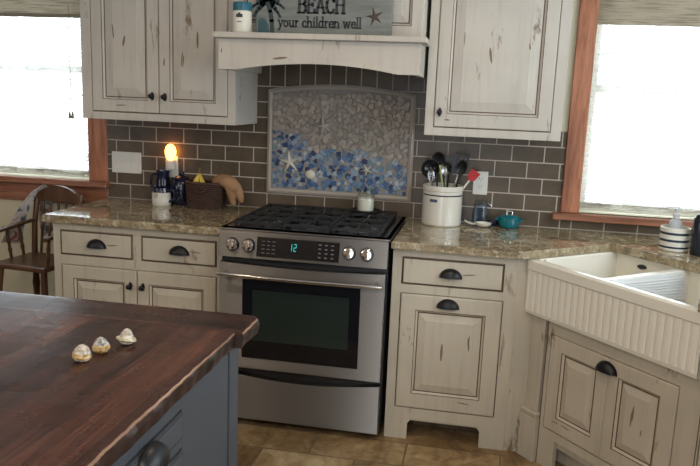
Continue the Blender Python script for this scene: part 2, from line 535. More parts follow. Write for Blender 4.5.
# shells
def shellmat(name, c0, c1, c2):
    m = mat(name, c1, .35, coat=.2); n = N(m)
    a = n.noise(n.coord(), 90, 3)
    n.link(n.ramp(a, [(.35, c0), (.5, c1), (.66, c2)]), n.b.inputs['Base Color'])
    return m
M['shell_gold'] = shellmat('golden_turban_shell', (.20,.11,.03), (.50,.32,.10), (.66,.55,.36))
M['shell_pale'] = shellmat('pale_grey_spiral', (.22,.17,.12), (.48,.42,.34), (.64,.60,.53))
M['shell_grey'] = shellmat('grey_spiral_top', (.10,.10,.10), (.34,.33,.31), (.66,.64,.60))
M['shell_olive'] = shellmat('sandy_whelk_shell', (.30,.26,.15), (.50,.45,.31), (.66,.62,.50))

# mosaic
for i, c in enumerate(((.055,.110,.235), (.115,.19,.31), (.24,.31,.385), (.37,.415,.445), (.030,.050,.120), (.15,.235,.265))):
    M['glass%d' % i] = mat('sea_glass_%s' % ('cobalt sky pale frost navy aqua'.split()[i]), c, .25)
for i, c in enumerate(((.30,.255,.215), (.34,.295,.245), (.265,.225,.192), (.385,.34,.285))):
    M['peb%d' % i] = mat('beach_pebble_%s' % ('tan sand grey shell'.split()[i]), c, .45)
M['mosaicbed'] = mat('mosaic_grout', (.26,.235,.21), .8)
M['pencil'] = mat('pencil_tile_trim', (.36,.315,.265), .35)

# sign
m = M['signboard'] = mat('weathered_sage_board', (.2,.22,.2), .7); n = N(m)
n.link(n.ramp(n.noise(n.coord((2, 2, 18)), 2, 4), [(.3, (.155,.165,.15)), (.7, (.25,.26,.235))]), n.b.inputs['Base Color'])
M['signink'] = mat('sign_ink', (.046,.052,.054), .7)
M['signteal'] = mat('sign_teal_palm', (.040,.058,.060), .7)
M['signsea'] = mat('sign_painted_sea', (.05,.11,.125), .7)
M['signstar'] = mat('sign_brown_star', (.085,.060,.045), .7)

# lamp materials
M['bulb'] = mat('night_light_glass', (.9,.5,.15), .3, emit=(1.0,.37,.07), estr=7.0)
M['fill_diffuser'] = mat('fill_light_diffuser', (.9,.85,.75), .5, emit=(1.0,.80,.58), estr=6.0)  # glowing disc of the added, unseen fill lights

# ------------------------------------------------------------------ setting
XR, XL, YF, ZC = 2.62, -3.3, -5.2, 2.46
bm = BM(); box(bm, XL-.1, XR+.1, YF-.1, .1, -.1, 0); struct('floor', bm, M['floor'])
bm = BM(); box(bm, XL-.1, XR+.1, YF-.1, .12, ZC, ZC+.1); struct('ceiling', bm, M['ceil'])

def wall_x(name, y0, y1, x0, x1, openings, m):
    """wall lying along x with rectangular openings (xa, xb, za, zb)"""
    bm = BM(); x = x0
    for xa, xb, za, zb in sorted(openings):
        box(bm, x, xa, y0, y1, 0, ZC)
        box(bm, xa, xb, y0, y1, 0, za); box(bm, xa, xb, y0, y1, zb, ZC)
        x = xb
    box(bm, x, x1, y0, y1, 0, ZC)
    return struct(name, bm, m)
def wall_y(name, x0, x1, y0, y1, openings, m):
    bm = BM(); y = y0
    for ya, yb, za, zb in sorted(openings):
        box(bm, x0, x1, y, ya, 0, ZC)
        box(bm, x0, x1, ya, yb, 0, za); box(bm, x0, x1, ya, yb, zb, ZC)
        y = yb
    box(bm, x0, x1, y, y1, 0, ZC)
    return struct(name, bm, m)

WL = (-2.05, -1.006, 1.0, 2.2)      # left window opening
WR = (1.602, 2.50, 1.0, 2.2)        # right window opening
WD = (.34, 1.20, .08, 2.35)         # glazed door behind the photographer
WS = (-3.1, -.80, 1.0, 2.25)        # side window beyond the sink (y range)
wall_x('wall_back', 0, .14, XL-.1, XR+.1, [WL, WR], M['wallpaint'])
wall_x('wall_front', YF-.14, YF, XL-.1, XR+.1, [WD], M['denpaint'])
wall_y('wall_left', XL-.14, XL, YF, 0, [(-4.8, -3.4, .9, 2.2)], M['denpaint'])
wall_y('wall_right', XR, XR+.14, YF, 0, [WS], M['wallpaint'])

def window_x(name, op, y):
    xa, xb, za, zb = op
    bm = BM(); t = .04
    box(bm, xa, xa+t, y, y+.04, za, zb); box(bm, xb-t, xb, y, y+.04, za, zb)
    box(bm, xa+t, xb-t, y, y+.04, za, za+t); box(bm, xa+t, xb-t, y, y+.04, zb-t, zb)
    zm = (za+zb)/2
    box(bm, xa+t, xb-t, y+.005, y+.035, zm-.018, zm+.018)
    o = struct(name, bm, M['white'])
    g = BM(); box(g, xa+t, xb-t, y+.018, y+.022, za+t, zb-t)
    obj('pane', g, M['glass'], o)
    return o
def window_y(name, op, x):
    ya, yb, za, zb = op
    bm = BM(); t = .04
    box(bm, x, x+.04, ya, ya+t, za, zb); box(bm, x, x+.04, yb-t, yb, za, zb)
    box(bm, x, x+.04, ya+t, yb-t, za, za+t); box(bm, x, x+.04, ya+t, yb-t, zb-t, zb)
    ym = (ya+yb)/2
    box(bm, x+.005, x+.035, ym-.018, ym+.018, za+t, zb-t)
    o = struct(name, bm, M['white'])
    g = BM(); box(g, x+.018, x+.022, ya+t, yb-t, za+t, zb-t)
    obj('pane', g, M['glass'], o)
    return o
window_x('window_1', WL, .095)
window_x('window_2', WR, .095)
window_x('door_1', WD, YF-.10)
window_y('window_3', WS, XR+.095)
window_y('window_4', (-4.8, -3.4, .9, 2.2), XL-.10)

# casings and sills
bm = BM(); box(bm, -1.006, -.899, -.022, .0, 1.0, 2.3, bev=.003); struct('trim_1', bm, M['cedar_z'])
bm = BM(); box(bm, -2.2, -.885, -.06, .0, .968, 1.0, bev=.004)
box(bm, -2.05, -1.006, .0, .095, .968, .9995); struct('trim_2', bm, M['cedar_x'])
bm = BM(); box(bm, -2.16, -.899, -.02, .0, .862, .966, bev=.003); struct('trim_3', bm, M['cedar_x'])
bm = BM(); box(bm, 1.515, 1.602, -.024, .0, .997, 2.3, bev=.003); struct('trim_4', bm, M['cedar_z'])
bm = BM(); box(bm, 1.478, XR-.001, -.055, .0, .962, .996, bev=.004)
box(bm, 1.602, 2.5, .0, .095, .968, .9995); struct('trim_5', bm, M['cedar_x'])
bm = BM(); box(bm, 2.50, 2.6, -.024, .0, .997, 2.3, bev=.003); struct('trim_6', bm, M['cedar_z'])
bm = BM(); box(bm, -2.2, -2.05, -.022, .0, 1.0, 2.3, bev=.003); struct('trim_7', bm, M['cedar_z'])
bm = BM(); box(bm, -2.2, -.90, -.022, 0, 2.2, 2.3, bev=.003); struct('trim_8', bm, M['cedar_x'])
bm = BM(); box(bm, 1.523, 2.6, -.0245, 0, 2.2, 2.3, bev=.003); struct('trim_9', bm, M['cedar_x'])

# backsplash: brick-bond tiles on a grout bed, one mesh
PXT, PZT, X0T, Z0T, GR = .1559, .0793, -.064, .914, .0027
bm = BM()
def tile_rect(x0, x1, z0, z1):
    if x1-x0 < .008 or z1-z0 < .008: return
    box(bm, x0+GR, x1-GR, -.010, -.003, z0+GR, z1-GR, 0, .0013)
def clip_rows(xa, xb, za, zb):
    box(bm, xa, xb, -.0088, 0, za, zb, 1)
    for r in range(0, 12):
        z0, z1 = max(Z0T + r*PZT, za), min(Z0T+(r+1)*PZT, zb)
        if z1 <= z0: continue
        off = 0 if r % 2 else .5
        for k in range(-8, 20):
            x0, x1 = max(X0T+(k+off)*PXT, xa), min(X0T+(k+off+1)*PXT, xb)
            if x1 > x0: tile_rect(x0, x1, z0, z1)
clip_rows(-.899, 1.518, .9145, 1.39)
clip_rows(-.06, .86, 1.39, Z0T+8*PZT)
clip_rows(1.518, XR-.001, .9145, .962)
zt = Z0T+8*PZT
box(bm, -.06, .86, -.0088, 0, zt, zt+.1586, 1)
for k in range(12):
    x0, x1 = -.06+k*.0793, min(-.06+(k+1)*.0793, .86)
    tile_rect(x0, x1, zt, zt+.1586)
struct('wall_backsplash', bm, [M['tile'], M['grout']])

# ------------------------------------------------------------------ blinds
def blind(label, xa, xb, zt, zv, zbot, tassel=None):
    t = thing('woven_blind', label, 'window blind', ((xa+xb)/2, .05, zt))
    # shade: closely spaced shallow folds of woven reed
    bm = BM()
    n_ = 60
    zs = [zbot + (zt-.02-zbot)*i/n_ for i in range(n_+1)]
    for i, z in enumerate(zs): pass
    A = [bm.verts.new((xa, .052+.0025*math.sin(i*1.3), z)) for i, z in enumerate(zs)]
    B = [bm.verts.new((xb, .052+.0025*math.sin(i*1.3), z)) for i, z in enumerate(zs)]
    for i in range(n_): bm.faces.new((A[i], B[i], B[i+1], A[i+1]))
    obj('shade', bm, M['woven'], t, world=True)
    bm = BM()
    n2 = 16
    zs = [zv + (zt-zv)*i/n2 for i in range(n2+1)]
    A = [bm.verts.new((xa-.002, .022+.003*math.sin(i*2.0), z)) for i, z in enumerate(zs)]
    B = [bm.verts.new((xb+.002, .022+.003*math.sin(i*2.0), z)) for i, z in enumerate(zs)]
    for i in range(n2): bm.faces.new((A[i], B[i], B[i+1], A[i+1]))
    v_ = obj('valance', bm, M['woven_dense'], t, world=True)
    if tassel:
        bm = BM(); box(bm, xa-.002, xb+.002, .016, .030, zv-.004, zv+.016, 0, .003); obj('shadow_bar', bm, M['cord'], v_, world=True)  # dark strip painting in the shadow along the left valance's lower edge
    bm = BM(); box(bm, xa, xb, .03, .07, zt-.03, zt); obj('head_rail', bm, M['cord'], t, world=True)
    bm = BM(); box(bm, xa, xb, .044, .060, zbot-.012, zbot+.012, bev=.003)
    obj('hem_bar', bm, M['woven'], t, world=True)
    if tassel:
        tx, tz = tassel
        bm = BM(); tube(bm, [(tx, .012, zt), (tx+.002, .012, (zt+tz)/2), (tx, .012, tz+.03)], .0014, 6)
        c = obj('pull_cord', bm, M['cord'], t, world=True)
        bm = BM(); 
        for s in (-1, 1):
            lathe(bm, [(.002, .034), (.005, .028), (.0075, .012), (.0085, 0), (0, -.002)], (tx+s*.009, .012, tz), 10)
        obj('tassel', bm, M['cord'], c, world=True, smooth=True)
    return t
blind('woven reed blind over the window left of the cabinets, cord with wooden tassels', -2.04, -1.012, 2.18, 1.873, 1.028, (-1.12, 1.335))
blind('sunlit woven reed blind over the window behind the sink', 1.608, 2.49, 2.18, 1.893, 1.03)

# ------------------------------------------------------------------ upper cabinets
def upper_cabinet(label, x0, x1, z0, z1, doors, knobs, side=True):
    t = thing('wall_cabinet', label, 'cabinet', ((x0+x1)/2, -.17, z0))
    bm = BM()
    box(bm, x0, x1, -.330, -.012, z0, z1, 0, .0015)
    obj('body', bm, M['cream'], t, world=True)
    bm = BM()                                  # face frame
    fw = .038
    xs = [x0] + [d[0] for d in doors] + [x1]
    box(bm, x0, doors[0][0]-.003, -.350, -.3295, z0, z1, 0, .0015)
    box(bm, doors[-1][1]+.003, x1, -.350, -.3295, z0, z1, 0, .0015)
    box(bm, doors[0][0]-.003, doors[-1][1]+.003, -.350, -.3295, z0, z0+.036, 0, .0015)
    box(bm, doors[0][0]-.003, doors[-1][1]+.003, -.3325, -.3295, z0+.036, z1, 1)
    obj('face_frame', bm, [M['cream'], M['glaze'], M['rub']], t, world=True)
    for (a, b), kx in zip(doors, knobs):
        bm = BM(); panel(bm, a, b, z0+.040, z1-.02, -.3335, .0195, .055, .055, .058, .06, .038)
        door_marks(bm, a, b, z0+.040, z0+.62, -.353, .055, .058)
        d = obj('door', bm, [M['cream'], M['glaze'], M['rub']], t, world=True)
        bm = knob_bm(kx[0], -.353, kx[1])
        obj('knob', bm, M['bronze'], d, world=True, smooth=True)
    return t
upper_cabinet('cream antiqued two-door wall cabinet left of the hood', -.836, -.046, 1.357, 2.30,
              [(-.780, -.4345), (-.4305, -.088)], [(-.463, 1.478), (-.398, 1.476)])
upper_cabinet('cream antiqued single-door wall cabinet right of the hood', .852, 1.452, 1.357, 2.30,
              [(.894, 1.404)], [(.918, 1.462)])

# ------------------------------------------------------------------ hood
HY = -.58
t = thing('range_hood', 'cream wooden mantel hood above the stove, shelf on top and arched lower edge', 'range hood', (.40, -.3, 1.61))
bm = BM()   # arched valance
pts = [(-.045, 1.743), (-.045, 1.611), (.045, 1.611)]
for i in range(1, 24):
    s = i/24
    pts.append((.045+(.747-.045)*s, 1.611 + .034*math.sin(PI*s)**.8))
pts += [(.747, 1.613), (.837, 1.613), (.837, 1.743)]
prism(bm, pts, HY, HY+.022, axis='y', bev=.0015)
mark(bm, .235, 1.665, HY, .07, .010, .12, 1); mark(bm, -.030, 1.69, HY, .02, .006, PI/2, 1)
obj('valance', bm, [M['cream'], M['rub']], t, world=True)
for x in (-.045, .817):
    bm = BM(); box(bm, x, x+.020, HY+.0225, -.012 if x > 0 else -.012, 1.611, 1.743, 0, .001)
    obj('side_panel', bm, M['cream'], t, world=True)
bm = BM(); box(bm, -.0235, .8155, HY+.023, -.012, 1.70, 1.738); obj('liner', bm, M['tin'], t, world=True)
bm = BM()
box(bm, -.062, .863, -.612, -.372, 1.7435, 1.768, 0, .004, 2); box(bm, -.044, .836, -.371, -.012, 1.7435, 1.768)
obj('mantel_shelf', bm, M['cream'], t, world=True)
bm = BM()
box(bm, -.044, .836, -.405, -.012, 1.7685, 2.30)
obj('chimney_box', bm, M['cream'], t, world=True)
bm = BM(); panel(bm, -.035, .25, 1.775, 2.28, -.4055, .018, .05, .03, .05, .05)
panel(bm, .254, .55, 1.775, 2.28, -.4055, .018, .03, .03, .05, .05)
panel(bm, .554, .828, 1.775, 2.28, -.4055, .018, .03, .05, .05, .05)
obj('chimney_panel', bm, [M['cream'], M['glaze'], M['rub']], t, world=True)

# candle jar on the mantel
t = thing('candle_jar', 'cream jar with teal lid band standing left of the beach sign', 'jar', (.041, -.515, 1.768))
bm = BM(); lathe(bm, [(0, 0), (.038, 0), (.041, .004), (.041, .092), (.038, .096), (0, .096)], seg=28); obj('jar', bm, M['creamwax'], t, smooth=True)
bm = BM(); lathe(bm, [(.0395, .0965), (.0425, .097), (.0425, .128), (.040, .132), (0, .133)], seg=28); obj('lid', bm, M['teal_lid'], t, smooth=True)
bm = BM()
for k in range(3):
    a = -PI/2 + (-.22+.22*k)
    for r0, r1, z0, z1 in ((.0414, .0414, .066, .080+.006*(k == 1)),):
        box(bm, .0416*math.cos(a)-.005, .0416*math.cos(a)+.005, .0418*math.sin(a)-.0006, .0418*math.sin(a)+.001, z0, z1)
box(bm, -.010, .010, -.0422, -.0408, .046, .049)
obj('label_print', bm, M['print_dark'], t)

# ---------------- sign with hand-cut lettering
GL = {  # strokes on a 0..1 height, thick-thin like a carved serif face
 'B': (.72, [[(.12,0),(.12,1)], [(.12,1),(.42,1),(.56,.9),(.56,.66),(.42,.55),(.12,.54)], [(.42,.55),(.60,.44),(.62,.14),(.46,0),(.12,0)], [(.0,0),(.22,0)], [(0,1),(.22,1)]]),
 'E': (.66, [[(.12,0),(.12,1)], [(.0,1),(.54,1),(.56,.8)], [(.12,.52),(.42,.52)], [(.42,.62),(.42,.42)], [(0,0),(.56,0),(.58,.22)]]),
 'A': (.78, [[(.08,0),(.36,1)], [(.36,1),(.66,0)], [(.17,.34),(.55,.34)], [(0,0),(.18,0)], [(.55,0),(.78,0)]]),
 'C': (.72, [[(.60,.78),(.54,.94),(.36,1),(.18,.92),(.08,.66),(.08,.34),(.18,.08),(.36,0),(.54,.06),(.62,.24)], [(.60,1),(.60,.72)]]),
 'H': (.82, [[(.12,0),(.12,1)], [(.64,0),(.64,1)], [(.12,.52),(.64,.52)], [(0,0),(.24,0)], [(0,1),(.24,1)], [(.52,0),(.76,0)], [(.52,1),(.76,1)]]),
 'y': (.56, [[(.06,.6),(.26,.04)], [(.46,.6),(.26,.04),(.14,-.26),(.0,-.30)], [(0,.6),(.16,.6)], [(.36,.6),(.54,.6)]]),
 'o': (.54, [[(.24,.6),(.10,.52),(.05,.3),(.10,.08),(.24,0),(.38,.08),(.43,.3),(.38,.52),(.24,.6)]]),
 'u': (.60, [[(.10,.6),(.10,.14),(.2,0),(.34,.04),(.44,.18)], [(.44,.6),(.44,0),(.54,0)], [(.0,.6),(.10,.6)], [(.34,.6),(.44,.6)]]),
 'r': (.44, [[(.12,.6),(.12,0)], [(.12,.38),(.24,.58),(.38,.56)], [(0,.6),(.12,.6)], [(.02,0),(.24,0)]]),
 'c': (.48, [[(.40,.46),(.34,.58),(.22,.6),(.10,.5),(.06,.3),(.10,.1),(.22,0),(.34,.03),(.42,.14)]]),
 'h': (.62, [[(.10,1),(.10,0)], [(.10,.38),(.24,.58),(.38,.56),(.46,.42),(.46,0)], [(0,1),(.10,1)], [(.0,0),(.2,0)], [(.36,0),(.56,0)]]),
 'i': (.28, [[(.12,.6),(.12,0)], [(.12,.8),(.12,.9)], [(.02,.6),(.12,.6)], [(.02,0),(.24,0)]]),
 'l': (.28, [[(.12,1),(.12,0)], [(.02,1),(.12,1)], [(.02,0),(.24,0)]]),
 'd': (.60, [[(.44,1),(.44,0),(.54,0)], [(.44,.44),(.32,.6),(.18,.58),(.07,.42),(.06,.2),(.14,.03),(.28,0),(.44,.16)], [(.34,1),(.44,1)]]),
 'e': (.50, [[(.07,.32),(.42,.32),(.40,.5),(.26,.6),(.12,.52),(.06,.3),(.11,.08),(.24,0),(.38,.05),(.43,.15)]]),
 'n': (.62, [[(.10,.6),(.10,0)], [(.10,.38),(.24,.58),(.38,.56),(.46,.42),(.46,0)], [(0,.6),(.10,.6)], [(.0,0),(.2,0)], [(.36,0),(.56,0)]]),
 'w': (.80, [[(.06,.6),(.22,0),(.36,.56),(.52,0),(.68,.6)], [(0,.6),(.16,.6)], [(.58,.6),(.76,.6)]]),
 ' ': (.30, []),
}
def flat_stroke(bm, pts, w, y0, y1):
    """raised ribbon along a polyline in the x-z plane"""
    for (ax, az), (bx, bz) in zip(pts[:-1], pts[1:]):
        dx, dz = bx-ax, bz-az; L = math.hypot(dx, dz)
        if L < 1e-9: continue
        tx, tz = dx/L, dz/L
        ww = w*(.62+.38*abs(tz))            # uprights heavier than hairlines
        ex = w*.30
        nx, nz = -tz*ww/2, tx*ww/2
        prism(bm, [(ax-tx*ex-nx, az-tz*ex-nz), (bx+tx*ex-nx, bz+tz*ex-nz), (bx+tx*ex+nx, bz+tz*ex+nz), (ax-tx*ex+nx, az-tz*ex+nz)], y0, y1, axis='y')
def word(bm, s, x, z, h, w, y0, y1, width=None, sx=1.0):
    tot = sum(GL[c][0] for c in s)*h*sx
    if width: sx *= width/tot
    for c in s:
        adv, st = GL[c]
        for p in st: flat_stroke(bm, [(x+a*h*sx, z+b*h) for a, b in p], w, y0, y1)
        x += adv*h*sx
SY = -.472
t = thing('beach_sign', 'weathered painted wooden sign with palm, starfish and lettering on the mantel', 'sign', (.40, SY, 1.768))
bm = BM(); box(bm, .088, .697, SY, SY+.020, 1.769, 2.06, 0, .003); obj('board', bm, M['signboard'], t, world=True)
bm = BM(); word(bm, 'BEACH', .280, 1.867, .066, .0125, SY-.0015, SY+.001, .215); obj('lettering', bm, M['signink'], t, world=True)
bm = BM(); word(bm, 'your children well', .192, 1.806, .044, .0072, SY-.0015, SY+.001, .375); obj('lettering', bm, M['signink'], t, world=True)
bm = BM()
flat_stroke(bm, [(.166,1.772),(.162,1.83),(.155,1.87),(.142,1.905)], .019, SY-.0012, SY+.001)
for a, L in ((165,.075),(195,.062),(130,.07),(85,.07),(45,.075),(15,.08),(-15,.062)):
    a = math.radians(a); p = []
    for i in range(6):
        s = i/5; p.append((.140+L*s*math.cos(a), 1.908+L*s*math.sin(a) - .045*s*s))
    flat_stroke(bm, p[:4], .022, SY-.001, SY+.001); flat_stroke(bm, p[3:], .013, SY-.001, SY+.001)
obj('painted_palm', bm, M['signteal'], t, world=True)
bm = BM(); prism(bm, [(.100, 1.772), (.152, 1.772), (.148, 1.812), (.130, 1.838), (.112, 1.842), (.100, 1.83)], SY-.0008, SY+.001, axis='y'); obj('painted_sea', bm, M['signsea'], t, world=True)
def star_bm(cx, cz, r, y0, y1, rot=0, ax='y', inner=.36):
    bm = BM(); pts = []
    for k in range(10):
        a = rot + PI/2 + k*PI/5; rr = r if k % 2 == 0 else r*inner
        pts.append((rr*math.cos(a), rr*math.sin(a)))
    c = bm.verts.new((cx, y1, cz)); v = [bm.verts.new((cx+p[0], y0, cz+p[1])) for p in pts]
    m_ = [bm.verts.new((cx+p[0]*.55, y1*.75+y0*.25, cz+p[1]*.55)) for p in pts]
    for k in range(10):
        j = (k+1) % 10
        bm.faces.new((v[k], v[j], m_[j], m_[k])); bm.faces.new((m_[k], m_[j], c))
    bm.faces.new(v[::-1])
    return bm
bm = star_bm(.622, 1.856, .048, SY+.001, SY-.006, .25, inner=.26); obj('painted_starfish', bm, M['signstar'], t, world=True)

# ------------------------------------------------------------------ mosaic panel
MX0, MX1, MZ0, MZ1, MA = .014, .777, 1.000, 1.534, .036
def arch(x, x0=MX0, x1=MX1, z=MZ1, a=MA):
    s = (x-(x0+x1)/2)/((x1-x0)/2); return z + a*(1-s*s)
t = thing('shell_mosaic', 'arched beach mosaic of blue sea glass and pebbles on the tiled wall', 'wall mosaic', ((MX0+MX1)/2, -.0105, MZ0))
bm = BM()
pts = [(MX0+.02, MZ0+.02), (MX1-.02, MZ0+.02)] + [(MX1-.02-(MX1-MX0-.04)*i/20, arch(MX1-.02-(MX1-MX0-.04)*i/20)-.02) for i in range(21)]
prism(bm, pts, -.0165, -.0105, axis='y'); obj('bed', bm, M['mosaicbed'], t, world=True)
bm = BM()   # pencil border
out = [(MX0, MZ0), (MX1, MZ0)] + [(MX1-(MX1-MX0)*i/20, arch(MX1-(MX1-MX0)*i/20)) for i in range(21)]
inn = [(MX0+.024, MZ0+.024), (MX1-.024, MZ0+.024)] + [(MX1-.024-(MX1-MX0-.048)*i/20, arch(MX1-.024-(MX1-MX0-.048)*i/20)-.024) for i in range(21)]
lay = [[bm.verts.new((p[0], -.0105, p[1])) for p in out], [bm.verts.new((p[0], -.022, p[1])) for p in out]]
mid = [((a[0]+b[0])/2, (a[1]+b[1])/2) for a, b in zip(out, inn)]
lay.append([bm.verts.new((p[0], -.028, p[1])) for p in mid])
lay.append([bm.verts.new((p[0], -.022, p[1])) for p in inn]); lay.append([bm.verts.new((p[0], -.0105, p[1])) for p in inn])
nn = len(out)
for i in range(5):
    A, B = lay[i], lay[(i+1) % 5]
    for k in range(nn): bm.faces.new((A[k], A[(k+1) % nn], B[(k+1) % nn], B[k]))
obj('pencil_border', bm, M['pencil'], t, world=True, smooth=30)
def seaglass_top(x):
    s = (x-.03)/(.745-.03)
    P = [(0,1.330),(.10,1.335),(.20,1.31),(.27,1.262),(.34,1.228),(.45,1.243),(.55,1.240),(.66,1.243),(.76,1.232),(.86,1.205),(1,1.185)]
    for (a, za), (b, zb) in zip(P[:-1], P[1:]):
        if a <= s <= b: return za + (zb-za)*(s-a)/(b-a)
    return P[-1][1]
bs, bp = BM(), BM()
def chip(bm, cx, cz, r, mi, h, el=1.0, rot=0.0, nv=6):
    k0 = random.random()*6
    pts = []
    for k in range(nv):
        a = k0 + 2*PI*k/nv + random.uniform(-.25, .25); rr = r*random.uniform(.8, 1.15)
        px, pz = rr*el*math.cos(a), rr*math.sin(a)
        pts.append((px*math.cos(rot)-pz*math.sin(rot), px*math.sin(rot)+pz*math.cos(rot)))
    a_ = [bm.verts.new((cx+p[0], -.0160, cz+p[1])) for p in pts]
    b_ = [bm.verts.new((cx+p[0]*.82, -.0160-h, cz+p[1]*.82)) for p in pts]
    for k in range(nv):
        f = bm.faces.new((a_[k], a_[(k+1) % nv], b_[(k+1) % nv], b_[k])); f.material_index = mi
    f = bm.faces.new(b_); f.material_index = mi
st = .0250
ix = 0; x = MX0+.037
while x < MX1-.034:
    z = MZ0+.036 + (st/2 if ix % 2 else 0)*.8
    while z < arch(x)-.036:
        px, pz = x+random.uniform(-.0085, .0085), z+random.uniform(-.0085, .0085)
        px = min(max(px, MX0+.036), MX1-.036); pz = min(max(pz, MZ0+.036), arch(px)-.036)
        if pz < seaglass_top(px):
            mi = random.choices(range(6), (5, 6, 5, 3.5, 2.2, 2))[0]
            chip(bs, px, pz, random.uniform(.012, .0185), mi, random.uniform(.002, .008), random.uniform(.9, 1.3), random.random()*3, random.choice((3, 4, 4, 5)))
        else:
            mi = random.choices(range(4), (5, 4, 3, 2))[0]
            chip(bp, px, pz, random.uniform(.010, .0185), mi, random.uniform(.003, .010), random.uniform(.9, 1.25), random.random()*3, 8)
        z += st
    x += st*.92; ix += 1
tag(obj('sea_glass', bs, [M['glass%d' % i] for i in range(6)], t, world=True), kind='stuff')
tag(obj('pebbles', bp, [M['peb%d' % i] for i in range(4)], t, world=True), kind='stuff')
for (cx, cz, r, rot, mt) in ((.138, 1.166, .064, .15, 'star'), (.315, 1.358, .062, .3, 'star_dull'), (.590, 1.392, .075, -.1, 'star_dull'), (.545, 1.148, .036, .5, 'star')):
    bm = star_bm(cx, cz, r, -.024, -.041, rot, inner=.28)
    obj('starfish', bm, M[mt], t, world=True, label='white dried starfish' if mt == 'star' else 'tan dried starfish')
bm = BM()
lathe(bm, [(.028, 0), (.025, .008), (.016, .015), (0, .018)], (.248, -.0175, 1.107), 18, M=Matrix.Rotation(PI/2, 4, 'X'), sy=.95)
obj('seashell', bm, M['star'], t, world=True, smooth=True, label='round white cockle shell')

# ------------------------------------------------------------------ base cabinets
ZT = .876
def drawer(t, x0, x1, z0, z1, yf=-.612, pull=True, mats=None, px=None, pz=None):
    bm = BM(); slab_front(bm, x0, x1, z0, z1, yf+.016, .019)
    if mats is None: mark(bm, (px if px is not None else (x0+x1)/2)+.078, (z0+z1)/2+.002, yf-.003, .06, .006, MARK.uniform(-.12, .12))
    d = obj('drawer', bm, mats or [M['cream2'], M['glaze'], M['rub']], t, world=True)
    if pull:
        obj('cup_pull', cup_pull(px if px is not None else (x0+x1)/2, yf-.003, pz if pz is not None else (z0+z1)/2-.012), M['bronze'], d, world=True, smooth=True)
    return d
def base_body(t, x0, x1, openings, arch_=None):
    bm = BM(); box(bm, x0+.001, x1-.001, -.590, -.012, .10, ZT); obj('body', bm, M['cream2'], t, world=True)
    # face frame as a grid of boards around the openings (x0,x1,z0,z1)
    bm = BM()
    xs = sorted({x0, x1, *[o[0] for o in openings], *[o[1] for o in openings]})
    zs = sorted({.098, ZT, *[o[2] for o in openings], *[o[3] for o in openings]})
    def hole(cx, cz): return any(o[0] < cx < o[1] and o[2] < cz < o[3] for o in openings)
    for i in range(len(xs)-1):
        for j in range(len(zs)-1):
            if not hole((xs[i]+xs[i+1])/2, (zs[j]+zs[j+1])/2):
                box(bm, xs[i], xs[i+1], -.610, -.5905, zs[j], zs[j+1])
    bmesh.ops.remove_doubles(bm, verts=bm.verts[:], dist=1e-5)
    dup = {}
    for f in bm.faces[:]:
        k = tuple(round(c, 4) for c in f.calc_center_median()) + (round(f.calc_area(), 6),)
        dup.setdefault(k, []).append(f)
    bmesh.ops.delete(bm, geom=[f for v in dup.values() if len(v) > 1 for f in v], context='FACES_ONLY')
    for o in openings: box(bm, o[0], o[1], -.594, -.5905, o[2], o[3], 1)
    obj('face_frame', bm, [M['cream2'], M['glaze'], M['rub']], t, world=True)

# left unit: two drawers over two doors
t = thing('base_cabinet', 'cream antiqued base cabinet with two drawers, between chair and stove', 'cabinet', (-.43, -.3, 0))
e = .004
L_open = [(-.817, -.445, .723, .845), (-.405, -.034, .723, .845), (-.815, -.034, .135, .678)]
base_body(t, -.853, -.006, L_open)
drawer(t, -.817+e, -.445-e, .723+e, .845-e, px=-.628)
drawer(t, -.405+e, -.034-e, .723+e, .845-e, px=-.215)
for a, b, kx in ((-.815+e, -.430, -.458), (-.426, -.034-e, -.395)):
    bm = BM(); panel(bm, a, b, .135+e, .678-e, -.5955, .0195, .058, .058, .06, .06, .028)
    door_marks(bm, a, b, .139, .674, -.615, .058, .06)
    d = obj('door', bm, [M['cream2'], M['glaze'], M['rub']], t, world=True)
    obj('knob', knob_bm(kx, -.615, .600), M['bronze'], d, world=True, smooth=True)
bm = BM(); box(bm, -.853, -.006, -.560, -.545, 0.0, .10); box(bm, -.853, -.78, -.610, -.5605, 0, .0975); box(bm, -.08, -.006, -.610, -.5605, 0, .0975)
obj('toe_kick', bm, M['cream2'], t, world=True)

# right unit: drawer over a pull-out door
t = thing('base_cabinet', 'cream antiqued base cabinet with one drawer and door, right of the stove', 'cabinet', (1.03, -.3, 0))
base_body(t, .772, 1.304, [(.812, 1.250, .721, .845), (.812, 1.255, .150, .683)])
drawer(t, .812+e, 1.250-e, .721+e, .845-e, px=1.025, pz=.768)
bm = BM(); panel(bm, .812+e, 1.255-e, .150+e, .683-e, -.5955, .0195, .066, .066, .068, .068, .030)
door_marks(bm, .816, 1.251, .154, .679, -.615, .066, .068)
d = obj('door', bm, [M['cream2'], M['glaze'], M['rub']], t, world=True)
obj('cup_pull', cup_pull(1.022, -.615, .632), M['bronze'], d, world=True, smooth=True)
bm = BM()
prism(bm, [(.772, 0), (.874, 0), (.874, .075), (.888, .094), (1.182, .094), (1.196, .075), (1.196, 0), (1.304, 0), (1.304, .0975), (.772, .0975)], -.610, -.590, axis='y')
box(bm, .773, 1.303, -.415, -.40, 0, .0975)
box(bm, .773, .79, -.5895, -.4155, 0, .0975); box(bm, 1.286, 1.303, -.5895, -.4155, 0, .0975)
obj('foot_bracket', bm, M['cream2'], t, world=True)

